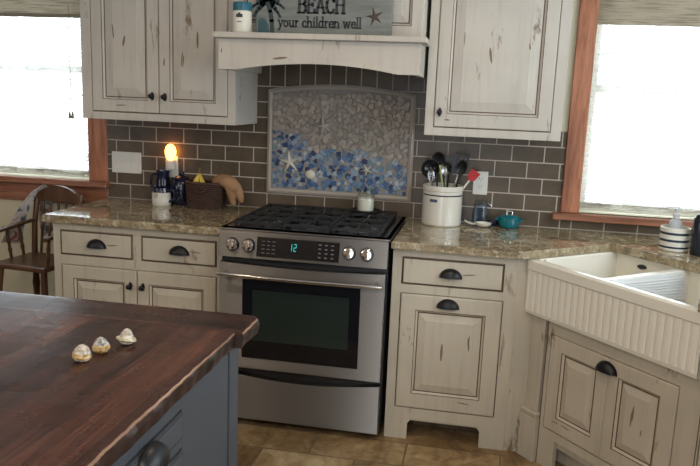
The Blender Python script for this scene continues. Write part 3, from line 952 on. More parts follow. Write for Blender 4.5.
# ------------------------------------------------------------------ corner sink unit (own frame: x along the front, y into the corner)
A_S = math.radians(-50)
TH = Vector((math.cos(A_S), math.sin(A_S), 0)); NH = Vector((-math.sin(A_S), math.cos(A_S), 0))
def S(tt, nn_, z=0.0): return TH*tt + NH*nn_ + Vector((0, 0, z))
FACE = .672
o_ = S(1.335, .636, 0)
SW, SD, SZ0, SZ1 = .815, .520, .642, .879
t = thing('farmhouse_sink', 'ivory double-bowl farmhouse sink with fluted apron in the corner', 'sink', tuple(o_), A_S)
bm = BM()
SOX = .170
# fluted apron front (built as a height profile), top band plain
n_f = 25
cols = []
def flute(u):
    s = (u/SW*n_f) % 1.0
    return .0045*max(0.0, 1-abs(s-.5)*2/.42) if abs(s-.5) < .21 else 0.0
us = [0.0]
for k in range(n_f):
    b0 = SW*k/n_f; w_ = SW/n_f
    us += [b0+w_*.29, b0+w_*.42, b0+w_*.5, b0+w_*.58, b0+w_*.71]
us += [SW]
zr = [SZ0+.004, SZ0+.02, SZ0+.022, SZ1-.060, SZ1-.050, SZ1-.046, SZ1-.044, SZ1-.008, SZ1]
def yoff(u, i):
    base = [0.004, 0, 0, 0, 0, -.004, -.006, -.006, .002][i]
    return base + (flute(u) if 1 < i < 5 else 0)
grid = [[bm.verts.new((u, yoff(u, i), z)) for i, z in enumerate(zr)] for u in us]
for a in range(len(us)-1):
    for i in range(len(zr)-1): bm.faces.new((grid[a][i], grid[a+1][i], grid[a+1][i+1], grid[a][i+1]))
# sides, back, bottom
def quad(*p):
    f = bm.faces.new([bm.verts.new(q) for q in p]); return f
quad((0,.004,SZ0+.004),(0,.002,SZ1),(0,SD,SZ1),(0,SD,SZ0+.004))
quad((SW,.004,SZ0+.004),(SW,.002,SZ1),(SW,SD,SZ1),(SW,SD,SZ0+.004))
quad((0,SD,SZ0+.004),(SW,SD,SZ0+.004),(SW,SD,SZ1),(0,SD,SZ1))
quad((0,.004,SZ0+.004),(SW,.004,SZ0+.004),(SW,SD,SZ0+.004),(0,SD,SZ0+.004))
obj('apron', bm, M['porcelain'], t, smooth=35)
bm = BM()
BA = [(.024, .364), (.390, SW-.030)]
y0, y1 = .030, SD-.014
for k, (a, b) in enumerate(BA):      # bowls: rim, walls, floor
    lo = SZ0+.03
    R = []
    for ins, z in ((0, SZ1-.001), (.004, SZ1-.006), (.010, lo+.03), (.03, lo), (.05, lo-.003)):
        R.append([bm.verts.new(p) for p in ((a+ins, y0+ins, z), (b-ins, y0+ins, z), (b-ins, y1-ins, z), (a+ins, y1-ins, z))])
    for i in range(4):
        for q in range(4): bm.faces.new((R[i][q], R[i+1][q], R[i+1][(q+1) % 4], R[i][(q+1) % 4]))
    bm.faces.new(R[-1])
zz = SZ1-.001
def flat(xa, xb, ya, yb): quad((xa,ya,zz),(xb,ya,zz),(xb,yb,zz),(xa,yb,zz))
flat(0, SW, .002, y0); flat(0, SW, y1, SD); flat(0, BA[0][0], y0, y1); flat(BA[1][1], SW, y0, y1); flat(BA[0][1], BA[1][0], y0, y1)
bmesh.ops.remove_doubles(bm, verts=bm.verts[:], dist=1e-5)
obj('double_bowl', bm, M['porcelain'], t, smooth=30)
bm = BM()
pts = [(SOX+.022*math.cos(2*PI*k/20), SZ1-.040+.010*math.sin(2*PI*k/20)) for k in range(20)]
prism(bm, pts, y1-.0035, y1-.0145, axis='y', bev=.002); obj('overflow_cover', bm, M['bronze'], t)
for c in (.19, .56):
    bm = BM(); lathe(bm, [(.045, .0), (.045, .004), (.030, .002), (0, .001)], (c, .24, SZ0+.028), 20); obj('drain', bm, M['tin'], t, smooth=True)

t = thing('drying_mat', 'white ribbed drying mat leaning on the sink divider in the right bowl', 'drying mat', tuple(o_ + TH*.39 + NH*.25 + Vector((0,0,.70))), A_S)
def dm(u, v, off=0.0):   # u along the divider, v from the divider top down into the right bowl
    y = -.212+.440*u
    zt_ = SZ1-.70+.0035
    k = v
    return (.004+off+.020*k*k+.010*math.sin(PI*k)*(1-u), y, zt_-.006-(.155*k)*(.55+.45*u**.6))
bm = BM(); sheet(bm, lambda u, v: dm(u, v), 24, 20, .002); obj('mat', bm, M['white_wire'], t, smooth=True)
bm = BM()
for k in range(11): tube(bm, [dm(i/20, .17+.80*k/10, .003) for i in range(21)], .0024, 6)
obj('ribs', bm, M['rackgrey'], t, smooth=True)

FO = FACE-.636   # face plane in the sink's frame
t = thing('sink_cabinet', 'cream antiqued corner cabinet under the farmhouse sink', 'cabinet', tuple(o_), A_S)
bm = BM(); box(bm, .10, .86, FO+.021, .50, .10, SZ0-.001); obj('body', bm, M['cream2'], t)
bm = BM()
dx0, dx1, dz0, dz1 = .134, .734, .176, .582
box(bm, .110, dx0-e, FO, FO+.02, .135, SZ0-.001); box(bm, dx1+e, .83, FO, FO+.02, .135, SZ0-.001)
box(bm, dx0-e, dx1+e, FO, FO+.02, dz1+e, SZ0-.001); box(bm, dx0-e, dx1+e, FO, FO+.02, .135, dz0-e)
box(bm, dx0-e, dx1+e, FO+.0155, FO+.02, dz0-e, dz1+e, 1)
obj('face_frame', bm, [M['cream2'], M['glaze'], M['rub']], t)
bm = BM()
mid = (dx0+dx1)/2
panel(bm, dx0, mid+.0, dz0, dz1, FO+.015, .0195, .064, .050, .062, .058, .026)
panel(bm, mid+.0015, dx1, dz0, dz1, FO+.015, .0195, .050, .064, .062, .058, .026)
door_marks(bm, dx0, mid, dz0, dz1, FO-.0045, .064, .062, False); door_marks(bm, mid, dx1, dz0, dz1, FO-.0045, .064, .062, False)
d = obj('door', bm, [M['cream2'], M['glaze'], M['rub']], t)
obj('cup_pull', cup_pull(mid-.004, FO-.0045, .530), M['bronze'], d, smooth=True)
bm = BM()
box(bm, .110, .200, FO, FO+.02, 0, .1345); box(bm, .700, .83, FO, FO+.02, 0, .1345); box(bm, .10, .83, FO+.09, FO+.105, 0, .1345)
obj('foot_bracket', bm, M['cream2'], t)
for px0 in (.010, .826):   # pilaster posts at both ends
    bm = BM()
    pw = .098
    box(bm, px0, px0+pw, FO-.024, FO+.06, 0, .195, 0, .002)
    box(bm, px0+.004, px0+pw-.004, FO-.018, FO+.06, .195, .208, 0, .004)
    box(bm, px0+.002, px0+pw-.002, FO-.022, FO+.06, .208, .222, 0, .005, 2)
    box(bm, px0+.012, px0+pw-.012, FO-.006, FO+.06, .222, SZ0-.002, 0, .002)
    box(bm, px0+.036, px0+pw-.036, FO-.010, FO-.0055, .24, SZ0-.03, 0, .002)
    box(bm, px0-.004, px0-.0005, FO-.0012, FO+.05, 0, SZ0-.002, 1); box(bm, px0+pw+.0005, px0+pw+.004, FO-.0012, FO+.01, 0, SZ0-.002, 1)
    obj('pilaster', bm, [M['cream2'], M['glaze']], t)
# filler returning from the wall unit to the pilaster
bm = BM(); a = W[t.name].inverted() @ Vector((1.3045, -.61, 0)); b = Vector((.014, FO+.0, 0))
prism(bm, [(a.x, a.y), (b.x, b.y), (b.x+.02, b.y+.03), (a.x+.02, a.y+.045)], 0, ZT-.001); obj('filler', bm, M['cream2'], t)

bm = BM(); a = W[t.name].inverted() @ Vector((2.0, -1.462, 0)); b = Vector((.922, FO+.004, 0))
prism(bm, [(b.x, b.y), (a.x, a.y), (a.x+.012, a.y+.03), (b.x-.01, b.y+.04)], 0, SZ0-.004); obj('filler', bm, M['cream2'], t)
# side cabinet run to the right of the sink
t = thing('base_cabinet', 'cream base cabinet at the right edge beyond the sink', 'cabinet', (2.3, -2.0, 0))
bm = BM(); box(bm, 2.00, XR-.002, -2.7, -1.46, 0, ZT); obj('body', bm, M['cream2'], t, world=True)
bm = BM()
for i in range(2):
    bb = BM(); panel(bb, -.29, .29, .14, .68, 0, .0195, .06, .06, .06, .06, .03)
    rotpts(bb.verts, Matrix.Translation((2.0, -1.78-.60*i, 0)) @ Matrix.Rotation(-PI/2, 4, 'Z'))
    dd = obj('door', bb, [M['cream2'], M['glaze'], M['rub']], t, world=True)
bm.free()

# ------------------------------------------------------------------ worktops
def worktop(name, label, pts, z0, z1, bev=.006):
    bm = BM()
    fs = prism(bm, pts, z0, z1, 0, bev=bev, seg=2)
    bm.normal_update()
    for f in bm.faces:
        if abs(f.normal.z) < .85: f.material_index = 1
    o = obj(name, bm, [M['granite'], M['granite_edge']])
    return tag(o, label, 'worktop')
worktop('granite_worktop', 'tan speckled granite worktop left of the stove', [(-.893, -.012), (-.893, -.634), (-.006, -.640), (-.006, -.012)], ZT, .914)
CB = [(.766, -.012), (.766, -.648), (1.268, -.648)]
p1 = S(1.350, .585); p2 = S(1.356, .60); p3 = S(1.348, 1.115); p4 = S(2.115, 1.110); p5 = S(2.110, .655); p6 = S(2.145, .60)
CB += [(p1.x, p1.y), (p2.x, p2.y), (p3.x, p3.y), (p4.x, p4.y), (p5.x, p5.y), (p6.x, p6.y), (1.965, -1.48), (1.965, -2.7), (XR-.003, -2.7), (XR-.003, -.012)]
worktop('granite_worktop', 'tan speckled granite worktop right of the stove, around the sink', CB, ZT+.030-.026, .914)

# ------------------------------------------------------------------ stove
t = thing('gas_range', 'stainless steel slide-in gas stove with black oven window', 'stove', (.38, -.34, 0))
bm = BM(); box(bm, .002, .755, -.640, -.03, .03, .897, 0); box(bm, .012, .745, -.60, -.05, 0, .03, 1)
obj('body', bm, [M['blackplastic'], M['dark']], t, world=True)
bm = BM(); box(bm, -.004, .764, -.664, -.026, .9145, .9215, 0, .003)
obj('cooktop_rim', bm, M['steel'], t, world=True)
bm = BM(); box(bm, .014, .744, -.620, -.045, .922, .9245, 0, .001)
obj('cooktop', bm, M['enamel'], t, world=True)
# control panel: slanted
bm = BM()
prism(bm, [(-.640, .913), (-.664, .913), (-.672, .905), (-.694, .800), (-.640, .800)], .000, .757, axis='x', bev=.002)
cp = obj('control_panel', bm, M['steel'], t, world=True)
def on_panel(x, s, off=0.0):   # s 0..1 from bottom to top of the slanted face
    a = Vector((x, -.694, .800)); b = Vector((x, -.672, .905)); nrm = Vector((0, -.105, -.022)).normalized()
    return a + (b-a)*s + Vector((0, nrm.y, -nrm.z*-1))*0 + Vector((0, -.979, .205))*off
def slant_poly(bm, pts, off0, off1):
    lo = [bm.verts.new(on_panel(x, s, off0)) for x, s in pts]; hi = [bm.verts.new(on_panel(x, s, off1)) for x, s in pts]
    k = len(pts)
    bm.faces.new(hi); bm.faces.new(lo[::-1])
    for i in range(k): bm.faces.new((lo[i], lo[(i+1) % k], hi[(i+1) % k], hi[i]))
bm = BM(); slant_poly(bm, [(.178, .10), (.548, .10), (.548, .90), (.178, .90)], -.001, .003)
dp = obj('display', bm, M['panelglass'], cp, world=True)
bm = BM()
for i in range(5):
    for j in range(4):
        x0_ = .20+.024*i if i < 3 else .40; 
        if i < 3: slant_poly(bm, [(x0_, .24+.16*j), (x0_+.014, .24+.16*j), (x0_+.014, .27+.16*j), (x0_, .27+.16*j)], .003, .0034)
obj('oven_key_legends', bm, M['legend'], dp, world=True)
bm = BM()
for i in range(3):
    for j in range(4): slant_poly(bm, [(.455+.028*i, .22+.17*j), (.467+.028*i, .22+.17*j), (.467+.028*i, .27+.17*j), (.455+.028*i, .27+.17*j)], .003, .0034)
obj('number_key_legends', bm, M['legend'], dp, world=True)
bm = BM()
def seg_digit(x, segs, w=.013):
    h0, hm, h1 = .42, .56, .70
    S_ = {'t': ((x, h1), (x+w, h1)), 'm': ((x, hm), (x+w, hm)), 'b': ((x, h0), (x+w, h0)),
          'ul': ((x, hm), (x, h1)), 'ur': ((x+w, hm), (x+w, h1)), 'll': ((x, h0), (x, hm)), 'lr': ((x+w, h0), (x+w, hm))}
    for q in segs.split():
        (ax, az), (bx, bz) = S_[q]
        if az == bz: slant_poly(bm, [(ax, az-.018), (bx, az-.018), (bx, az+.018), (ax, az+.018)], .003, .0036)
        else: slant_poly(bm, [(ax-.0015, az), (ax+.0015, az), (bx+.0015, bz), (bx-.0015, bz)], .003, .0036)
seg_digit(.326, 'ur lr', .010); seg_digit(.346, 't ur m ll b', .010)
obj('clock_digits', bm, M['teal_led'], dp, world=True)
RK = Matrix.Rotation(PI/2, 4, 'X') @ Matrix.Rotation(0, 4, 'X')
for kx in (.066, .140, .590, .668):
    p = on_panel(kx, .52, 0.0)
    Mk = Matrix.Rotation(math.radians(90-11.8), 4, 'X')
    bm = BM()
    lathe(bm, [(.029, 0), (.030, .004), (.028, .007)], tuple(p), 24, 1, M=Mk)
    lathe(bm, [(.0255, .004), (.0245, .020), (.022, .024), (.012, .0255), (0, .0255)], tuple(p), 24, 0, M=Mk)
    vs = box(bm, -.0048, .0048, -.021, .021, .022, .034, 0, 0)
    rotpts(vs, Matrix.Translation(p) @ Mk)
    obj('knob', bm, [M['chrome'], M['blackplastic']], cp, world=True, smooth=35)
# oven door
bm = BM()
DY = -.682
out = [(.006, .282), (.751, .282), (.751, .772)] + [(.751-.745*i/16, .772-.010*math.sin(PI*i/16)) for i in range(1, 16)] + [(.006, .772)]
prism(bm, out, DY, -.642, axis='y', bev=.003)
od = obj('oven_door', bm, M['steel'], t, world=True)
bm = BM(); prism(bm, [(.113, .335), (.647, .335), (.647, .702), (.113, .702)], DY-.0025, DY+.001, axis='y', bev=.001)
ow = obj('oven_window', bm, M['blackglass'], od, world=True)
bm = BM(); prism(bm, [(.160, .42), (.600, .42), (.600, .655), (.160, .655)], DY-.0032, DY-.0026, axis='y')
obj('viewing_glass', bm, M['ovenvoid'], ow, world=True)
bm = BM()
tube(bm, [(.012, DY-.045, .727), (.20, DY-.050, .725), (.38, DY-.052, .724), (.56, DY-.050, .725), (.745, DY-.045, .727)], .0095, 12)
for x_ in (.040, .717): tube(bm, [(x_, DY+.002, .730), (x_, DY-.046, .727)], .009, 10)
obj('handle', bm, M['chrome'], od, world=True, smooth=True)
# warming drawer with dipped top edge
bm = BM()
out = [(.008, .035), (.750, .035), (.750, .262)] + [(.750-.742*i/18, .262-.030*math.sin(PI*i/18)) for i in range(1, 18)] + [(.008, .262)]
prism(bm, out, DY+.002, -.642, axis='y', bev=.003)
obj('storage_drawer', bm, M['steel'], t, world=True)
# burners and grates
for bx_, by_, br_ in ((.165, -.47, .046), (.165, -.19, .036), (.380, -.33, .050), (.595, -.47, .052), (.595, -.19, .036)):
    bm = BM()
    lathe(bm, [(br_+.030, 0), (br_+.028, .004), (br_+.008, .006), (br_, .012)], (bx_, by_, .9245), 24, 1)
    lathe(bm, [(br_-.004, .010), (br_-.002, .017), (br_-.010, .021), (0, .022)], (bx_, by_, .9245), 24, 0)
    obj('burner', bm, [M['iron'], M['tin'] if by_ < -.4 else M['enamel']], t, world=True, smooth=35)
for gx0, gx1 in ((.042, .264), (.269, .488), (.493, .715)):
    bm = BM(); zt_ = .9420
    ya, yb = -.612, -.052; cx_ = (gx0+gx1)/2
    for x_ in (gx0+.006, gx1-.006): bar(bm, (x_, ya, zt_), (x_, yb, zt_), .011, .013)
    for y_ in (ya+.006, (ya+yb)/2, yb-.006): bar(bm, (gx0, y_, zt_), (gx1, y_, zt_), .011, .013)
    for yc in (-.475, -.19):
        for dx, dy in ((1,0),(-1,0),(0,1),(0,-1)):
            bar(bm, (cx_+dx*.025, yc+dy*.03, zt_+.003), (cx_+dx*(gx1-gx0)/2*.97, yc+dy*.135, zt_), .009, .013) if dx == 0 or True else 0
    for x_ in (gx0+.010, gx1-.010):
        for y_ in (ya+.010, yb-.010, (ya+yb)/2): box(bm, x_-.006, x_+.006, y_-.006, y_+.006, .9246, zt_)
    obj('grate', bm, M['iron'], t, world=True)

# candle on the back grate
t = thing('candle', 'cream wax candle in a glass jar on the back right burner', 'candle', (.560, -.105, .9490))
bm = BM(); lathe(bm, [(0, .0), (.075, 0), (.080, .008), (.076, .009), (.072, .004), (0, .004)], seg=28); obj('saucer', bm, M['iron'], t, smooth=35)
bm = BM(); lathe(bm, [(0, .0045), (.040, .0045), (.0435, .011), (.0435, .084), (.038, .092), (.039, .097), (.037, .101), (.039, .105), (.038, .114), (.036, .114), (.036, .092), (.0415, .083)], seg=28); obj('glass_jar', bm, M['jarglass'], t, smooth=35)
bm = BM(); lathe(bm, [(0, .006), (.0395, .006), (.0412, .013), (.0412, .066), (.036, .068), (0, .067)], seg=28); w_ = obj('wax', bm, M['creamwax'], t, smooth=35)
bm = BM(); tube(bm, [(0, 0, .067), (.001, 0, .078)], .001, 6); obj('wick', bm, M['print_dark'], w_)

# ------------------------------------------------------------------ things on the left worktop
CZ = .914
t = thing('stoneware_mug', 'cream stoneware mug with blue rim, in front of the navy pots', 'mug', (-.518, -.148, CZ))
bm = BM(); lathe(bm, [(0, 0), (.044, 0), (.049, .006), (.050, .030), (.049, .070)], seg=28, mi=0)
lathe(bm, [(.049, .0701), (.046, .082), (.044, .094), (.0415, .094), (.043, .080), (.044, .02), (0, .012)], seg=28, mi=1)
obj('cup', bm, [M['crock'], M['navy']], t, smooth=True)
bm = BM(); tube(bm, [(.044, -.010, .082), (.070, -.016, .086), (.086, -.018, .066), (.080, -.017, .038), (.046, -.010, .022)], .0068, 8); obj('handle', bm, M['navy'], t, smooth=True)
bm = BM()
for a, z, r in ((-1.75, .052, .010), (-1.62, .060, .007), (-1.86, .058, .006)):
    lathe(bm, [(r, 0), (r*.7, .0012), (0, .0016)], (.0492*math.cos(a), .0492*math.sin(a), z), 10, M=Matrix.Rotation(a, 4, 'Z') @ Matrix.Rotation(PI/2, 4, 'Y'))
obj('motif', bm, M['star_dull'], t)

t = thing('ceramic_pitcher', 'navy glazed pitcher standing behind the cream mug', 'pitcher', (-.552, -.055, CZ), 0.6)
bm = BM(); lathe(bm, [(0, 0), (.030, 0), (.036, .01), (.040, .06), (.037, .11), (.032, .14), (.037, .172), (.034, .172), (.029, .14), (.034, .10), (.036, .02), (0, .012)], seg=28); obj('jug', bm, M['navy'], t, smooth=True)
bm = BM(); tube(bm, [(-.033, 0, .155), (-.060, 0, .150), (-.064, 0, .10), (-.037, 0, .055)], .007, 8); obj('handle', bm, M['navy'], t, smooth=True)
t = thing('ceramic_canister', 'tall navy glazed canister between the mug and the basket', 'canister', (-.438, -.072, CZ))
bm = BM(); lathe(bm, [(0, 0), (.046, 0), (.052, .01), (.054, .08), (.050, .118), (.044, .128), (.040, .128), (.046, .11), (.048, .02), (0, .012)], seg=28); obj('pot', bm, M['navy'], t, smooth=True)
bm = BM(); lathe(bm, [(.046, .1285), (.048, .134), (.034, .148), (.014, .153), (.011, .158), (.015, .166), (.012, .174), (0, .176)], seg=24); obj('lid', bm, M['navy'], t, smooth=True)

# basket
t = thing('wicker_basket', 'dark brown wicker fruit basket on the left worktop', 'basket', (-.280, -.125, CZ))
bm = BM()
BW, BD = .090, .058
def basket_ring(z, k, amp):
    s = 1 + .10*z/.125
    return [((BW*s+amp*math.cos(i*PI*.5*2+k*PI))*math.copysign(abs(math.cos(2*PI*i/48))**.65, math.cos(2*PI*i/48)), (BD*s+amp*math.cos(i*PI+k*PI))*math.copysign(abs(math.sin(2*PI*i/48))**.65, math.sin(2*PI*i/48)), z) for i in range(48)]
for k in range(12):
    tube(bm, basket_ring(.006+.0102*k, k, .0022), .0060, 6, closed=True)
prism(bm, [(p[0]*.96, p[1]*.96) for p in basket_ring(0, 0, 0)], .001, .008)
obj('woven_sides', bm, M['wicker'], t, smooth=True)
bm = BM(); tube(bm, basket_ring(.131, 0, 0), .0078, 8, closed=True); obj('rim', bm, M['wicker'], t, smooth=True)
bm = BM()
for dy in (-1,):
    tube(bm, [(-.030, -.069, .106), (-.020, -.080, .094), (0, -.083, .089), (.020, -.080, .094), (.030, -.069, .106)], .005, 8)
obj('handle', bm, M['wicker'], t, smooth=True)

# bananas: each its own thing
def banana(label, x, y, rz, lean):
    t = thing('banana', label, 'banana', (x, y, CZ+.03), rz, 'bananas in the wicker basket')
    P = []
    for i in range(12):
        s = i/11
        P.append((lean*(.085*(s-.3)) - .030*math.sin(PI*s)*lean, .0, .01 + .135*s))
    R = [.006, .0125, .0165, .018, .0185, .0185, .018, .017, .015, .012, .0075, .0052]
    bm = BM(); tube(bm, P, R, 8); obj('fruit', bm, M['banana'], t, smooth=True)
    bm = BM(); e_ = Vector(P[-1]); tube(bm, [e_, e_+Vector((0, 0, .016)), e_+Vector((.001, 0, .028))], [.0052, .0045, .0055], 8); obj('stem', bm, M['bananatip'], t, smooth=True)
banana('ripe banana with stem upright, left of its pair in the basket', -.338, -.125, .25, .32)
banana('ripe banana leaning right, nearer the tan mitt in the basket', -.306, -.115, -.2, -.28)

# tan mitt over the rim
def chain(bm, pts, radii, flat=1.0, seg=12):
    # smooth resample (Catmull-Rom)
    P = [Vector(p) for p in pts]; out, rr = [], []
    for i in range(len(P)-1):
        a, b, c, d = P[max(i-1, 0)], P[i], P[i+1], P[min(i+2, len(P)-1)]
        for k in range(5):
            s = k/5
            out.append(.5*((2*b)+(c-a)*s+(2*a-5*b+4*c-d)*s*s+(3*b-a-3*c+d)*s**3)); rr.append(radii[i]*(1-s)+radii[i+1]*s)
    out.append(P[-1]); rr.append(radii[-1])
    tube(bm, out, rr, seg, flat=flat)
t = thing('oven_mitt', 'tan suede oven mitt hanging over the right side of the basket', 'oven mitt', (-.168, -.125, CZ+.122))
bm = BM()
chain(bm, [(-.062, -.010, .012), (-.030, -.012, .030), (.020, -.012, .026), (.060, -.014, -.010), (.082, -.016, -.062), (.088, -.016, -.082)], [.026, .037, .038, .034, .024, .008], .8)
chain(bm, [(-.010, -.022, .016), (.018, -.036, .002), (.036, -.044, -.040), (.050, -.046, -.082), (.054, -.046, -.098)], [.016, .023, .021, .017, .007], .85)
chain(bm, [(-.050, -.020, .012), (-.010, -.028, .022), (.030, -.032, .004), (.048, -.034, -.022)], [.022, .034, .034, .026], .8)
for v in bm.verts: v.co.y = -.02+(v.co.y+.02)*.78
o = obj('mitt', bm, M['tancloth'], t, smooth=True)
md = o.modifiers.new('weld', 'REMESH'); md.mode = 'VOXEL'; md.voxel_size = .0034; md.use_smooth_shade = True
md = o.modifiers.new('soft', 'SMOOTH'); md.factor = .5; md.iterations = 5
bm = BM(); tube(bm, [(-.065+.0*math.cos(a), -.010+.018*math.cos(a), .012+.018*math.sin(a)) for a in [2*PI*k/14 for k in range(14)]], .004, 6, closed=True)
obj('cuff_binding', bm, M['tancloth'], t, smooth=True)

# ------------------------------------------------------------------ wall plates
t = thing('switch_plate', 'white three-gang light switch plate near the left window casing', 'light switch', (-.783, -.0105, 1.112))
bm = BM(); box(bm, -.086, .086, -.006, 0, -.0575, .0575, 0, .002); obj('plate', bm, M['white'], t)
for k in (-1, 0, 1):
    bm = BM(); prism(bm, [(-.0062, -.034), (-.0095, -.033), (-.0072, 0), (-.0075, .033), (-.0062, .034)], k*.0465-.0165, k*.0465+.0165, axis='x'); obj('rocker', bm, M['white'], t)
def outlet(label, x, z):
    t = thing('outlet_plate', label, 'power outlet', (x, -.0105, z))
    bm = BM(); box(bm, -.036, .036, -.006, 0, -.058, .058, 0, .002); obj('plate', bm, M['white'], t)
    for s in (-1, 1):
        bm = BM()
        pts = [(.0165*math.cos(a), s*.0195+.0140*math.sin(a)) for a in [2*PI*k/20 for k in range(20)]]
        prism(bm, pts, -.0075, -.005, axis='y'); r_ = obj('socket', bm, M['white'], t)
        bm = BM()
        for sx_ in (-.0062, .0062): box(bm, sx_-.0012, sx_+.0012, -.0080, -.0070, s*.0195-.001, s*.0195+.008)
        box(bm, -.002, .002, -.0080, -.0070, s*.0195-.009, s*.0195-.005)
        obj('slot', bm, M['dark'], r_)
    return t
outlet('white outlet plate under the glowing night light', -.520, 1.105)
outlet('white outlet plate behind the red spatula, above the blue jar', 1.119, 1.116)
t = thing('night_light', 'glowing amber shell night light plugged into the left outlet', 'night light', (-.515, -.0190, 1.112))
bm = BM(); box(bm, -.022, .022, -.026, 0, -.020, .030, 0, .005, 2); obj('plug_base', bm, M['white'], t)
bm = BM()
lathe(bm, [(.010, 0), (.022, .012), (.031, .035), (.032, .052), (.026, .072), (.014, .085), (0, .088)], (0, -.022, .028), 16, sx=1.0, sy=.55)
obj('glowing_shade', bm, M['bulb'], t, smooth=True)

# ------------------------------------------------------------------ things on the right worktop
CX, CY = .942, -.118
t = thing('utensil_crock', 'cream stoneware crock with navy band holding cooking utensils', 'crock', (CX, CY, CZ))
bm = BM()
lathe(bm, [(0, 0), (.092, 0), (.097, .006), (.097, .146)], seg=40, mi=0)
lathe(bm, [(.097, .146), (.0977, .147), (.0977, .152), (.097, .153)], seg=40, mi=1)
lathe(bm, [(.097, .153), (.097, .168), (.100, .172), (.100, .190), (.096, .194), (.090, .190), (.088, .02), (0, .014)], seg=40, mi=0)
obj('pot', bm, [M['crock'], M['navyband']], t, smooth=35)
bm = BM()
a = -PI/2-.52
for k, (da, dz, w) in enumerate(((0, 0, .018), (.06, 0, .014), (-.06, 0, .012))):
    aa = a + .13 + da*2.2
    box(bm, .0985*math.cos(aa)-.006, .0985*math.cos(aa)+.006, .0985*math.sin(aa)-.0012, .0985*math.sin(aa)+.0012, .118, .132)
obj('maker_stamp', bm, M['navyband'], t)

def utensil(name, label, cat, base, tip, head, m_handle, m_head):
    """handle from inside the crock up to a head; all coordinates from the crock foot"""
    t = thing(name, label, cat, (CX+base[0], CY+base[1], CZ+base[2]), 0, 'utensils in the crock')
    b, e_ = Vector((0, 0, 0)), Vector(tip)-Vector(base)
    d = e_.normalized()
    bm = BM(); tube(bm, [b, b+e_*.5, e_], [.0055, .0048, .0045], 8); obj('handle', bm, m_handle, t, smooth=True)
    # head frame: z along handle, x towards right, y away
    X = Vector((1, 0, 0)) - d*d.x; X.normalize(); Y = d.cross(X)
    F = Matrix((( X.x, Y.x, d.x, e_.x), (X.y, Y.y, d.y, e_.y), (X.z, Y.z, d.z, e_.z), (0, 0, 0, 1)))
    bm = BM(); head(bm); rotpts(bm.verts, F); obj('head', bm, m_head, t, smooth=40)
def h_spoon(w, h, dp=.012):
    def f(bm):
        g = []
        nu, nv = 8, 12
        for i in range(nu+1):
            r = i/nu
            row = [bm.verts.new((w/2*r*math.cos(2*PI*k/nv), dp*(1-r*r)*.9, h/2+h/2*r*math.sin(2*PI*k/nv))) for k in range(nv)] if i else [bm.verts.new((0, dp*.9, h/2))]
            g.append(row)
        for i in range(nu):
            for k in range(nv):
                if i == 0: bm.faces.new((g[0][0], g[1][k], g[1][(k+1) % nv]))
                else: bm.faces.new((g[i][k], g[i+1][k], g[i+1][(k+1) % nv], g[i][(k+1) % nv]))
        bmesh.ops.solidify(bm, geom=bm.faces[:], thickness=.0022)
    return f
def h_turner(w, h, slots=3):
    def f(bm):
        prism(bm, [(-.006, 0), (.006, 0), (w*.42, h*.25), (w*.5, h), (-w*.5, h), (-w*.42, h*.25)], -.0016, .0016, axis='y')
    return f
def h_slot(w, h):
    def f(bm):
        box(bm, -w/2, -w/2+.013, -.0016, .0016, .012, h); box(bm, w/2-.013, w/2, -.0016, .0016, .012, h)
        box(bm, -.017, -.004, -.0016, .0016, .012, h); box(bm, .004, .017, -.0016, .0016, .012, h)
        box(bm, -w/2, w/2, -.0016, .0016, h-.008, h); box(bm, -w/2, w/2, -.0016, .0016, 0, .014)
    return f
def h_ladle(r):
    def f(bm):
        vs = lathe(bm, [(0, -r*.72), (r*.5, -r*.62), (r*.85, -r*.32), (r, 0), (r*.94, 0), (r*.8, -r*.28), (r*.45, -r*.55), (0, -r*.65)], (0, 0, 0), 20)
        rotpts(vs, Matrix.Translation((0, -.01, r*.8)) @ Matrix.Rotation(math.radians(72), 4, 'X'))
    return f
def h_whisk(w, h):
    def f(bm):
        for k in range(5):
            a = PI*k/5
            P = [(w/2*math.sin(PI*s)**.8*math.cos(a)*(1 if j < 9 else 1), w/2*math.sin(PI*s)**.8*math.sin(a), h*(s*2 if s <= .5 else 2-2*s)) for j, s in enumerate([i/16 for i in range(17)])]
            P2 = []
            for i in range(17):
                s = i/16; an = PI*s
                P2.append((w/2*math.sin(2*an)*.5*math.cos(a) if False else w/2*math.cos(PI*s)*math.sin(PI*min(s, 1-s))**.5*math.cos(a), w/2*math.cos(PI*s)*math.sin(PI*min(s, 1-s))**.5*math.sin(a), h*math.sin(PI*s)**.8))
            tube(bm, P2, .0010, 5)
    return f
BK = M['blackplastic']
utensil('ladle', 'black ladle leaning left in the crock', 'ladle', (-.03, .01, .018), (-.060, -.01, .235), h_ladle(.047), BK, M['enamel'])
utensil('serving_spoon', 'black serving spoon at the back left of the crock', 'spoon', (-.03, .045, .018), (-.035, .062, .26), h_spoon(.068, .088), BK, BK)
utensil('steel_spoon', 'shiny steel spoon bowl in the crock, between ladle and turner', 'spoon', (.0, .03, .018), (.006, .02, .235), h_spoon(.052, .07), M['tin'], M['tin'])
utensil('slotted_turner', 'large black slotted turner standing highest in the crock', 'spatula', (.02, .03, .018), (.066, .035, .255), h_slot(.070, .095), M['tin'], BK)
utensil('solid_turner', 'black turner at the back middle of the crock', 'spatula', (.0, .055, .018), (.022, .070, .235), h_turner(.075, .09), BK, BK)
utensil('stirring_spoon', 'black spoon at the right side of the crock', 'spoon', (.03, .0, .018), (.075, -.01, .245), h_spoon(.050, .075), BK, BK)
utensil('whisk', 'small wire whisk at the front left in the crock', 'whisk', (-.02, -.03, .018), (-.050, -.050, .195), h_whisk(.05, .075), M['tin'], M['tin'])
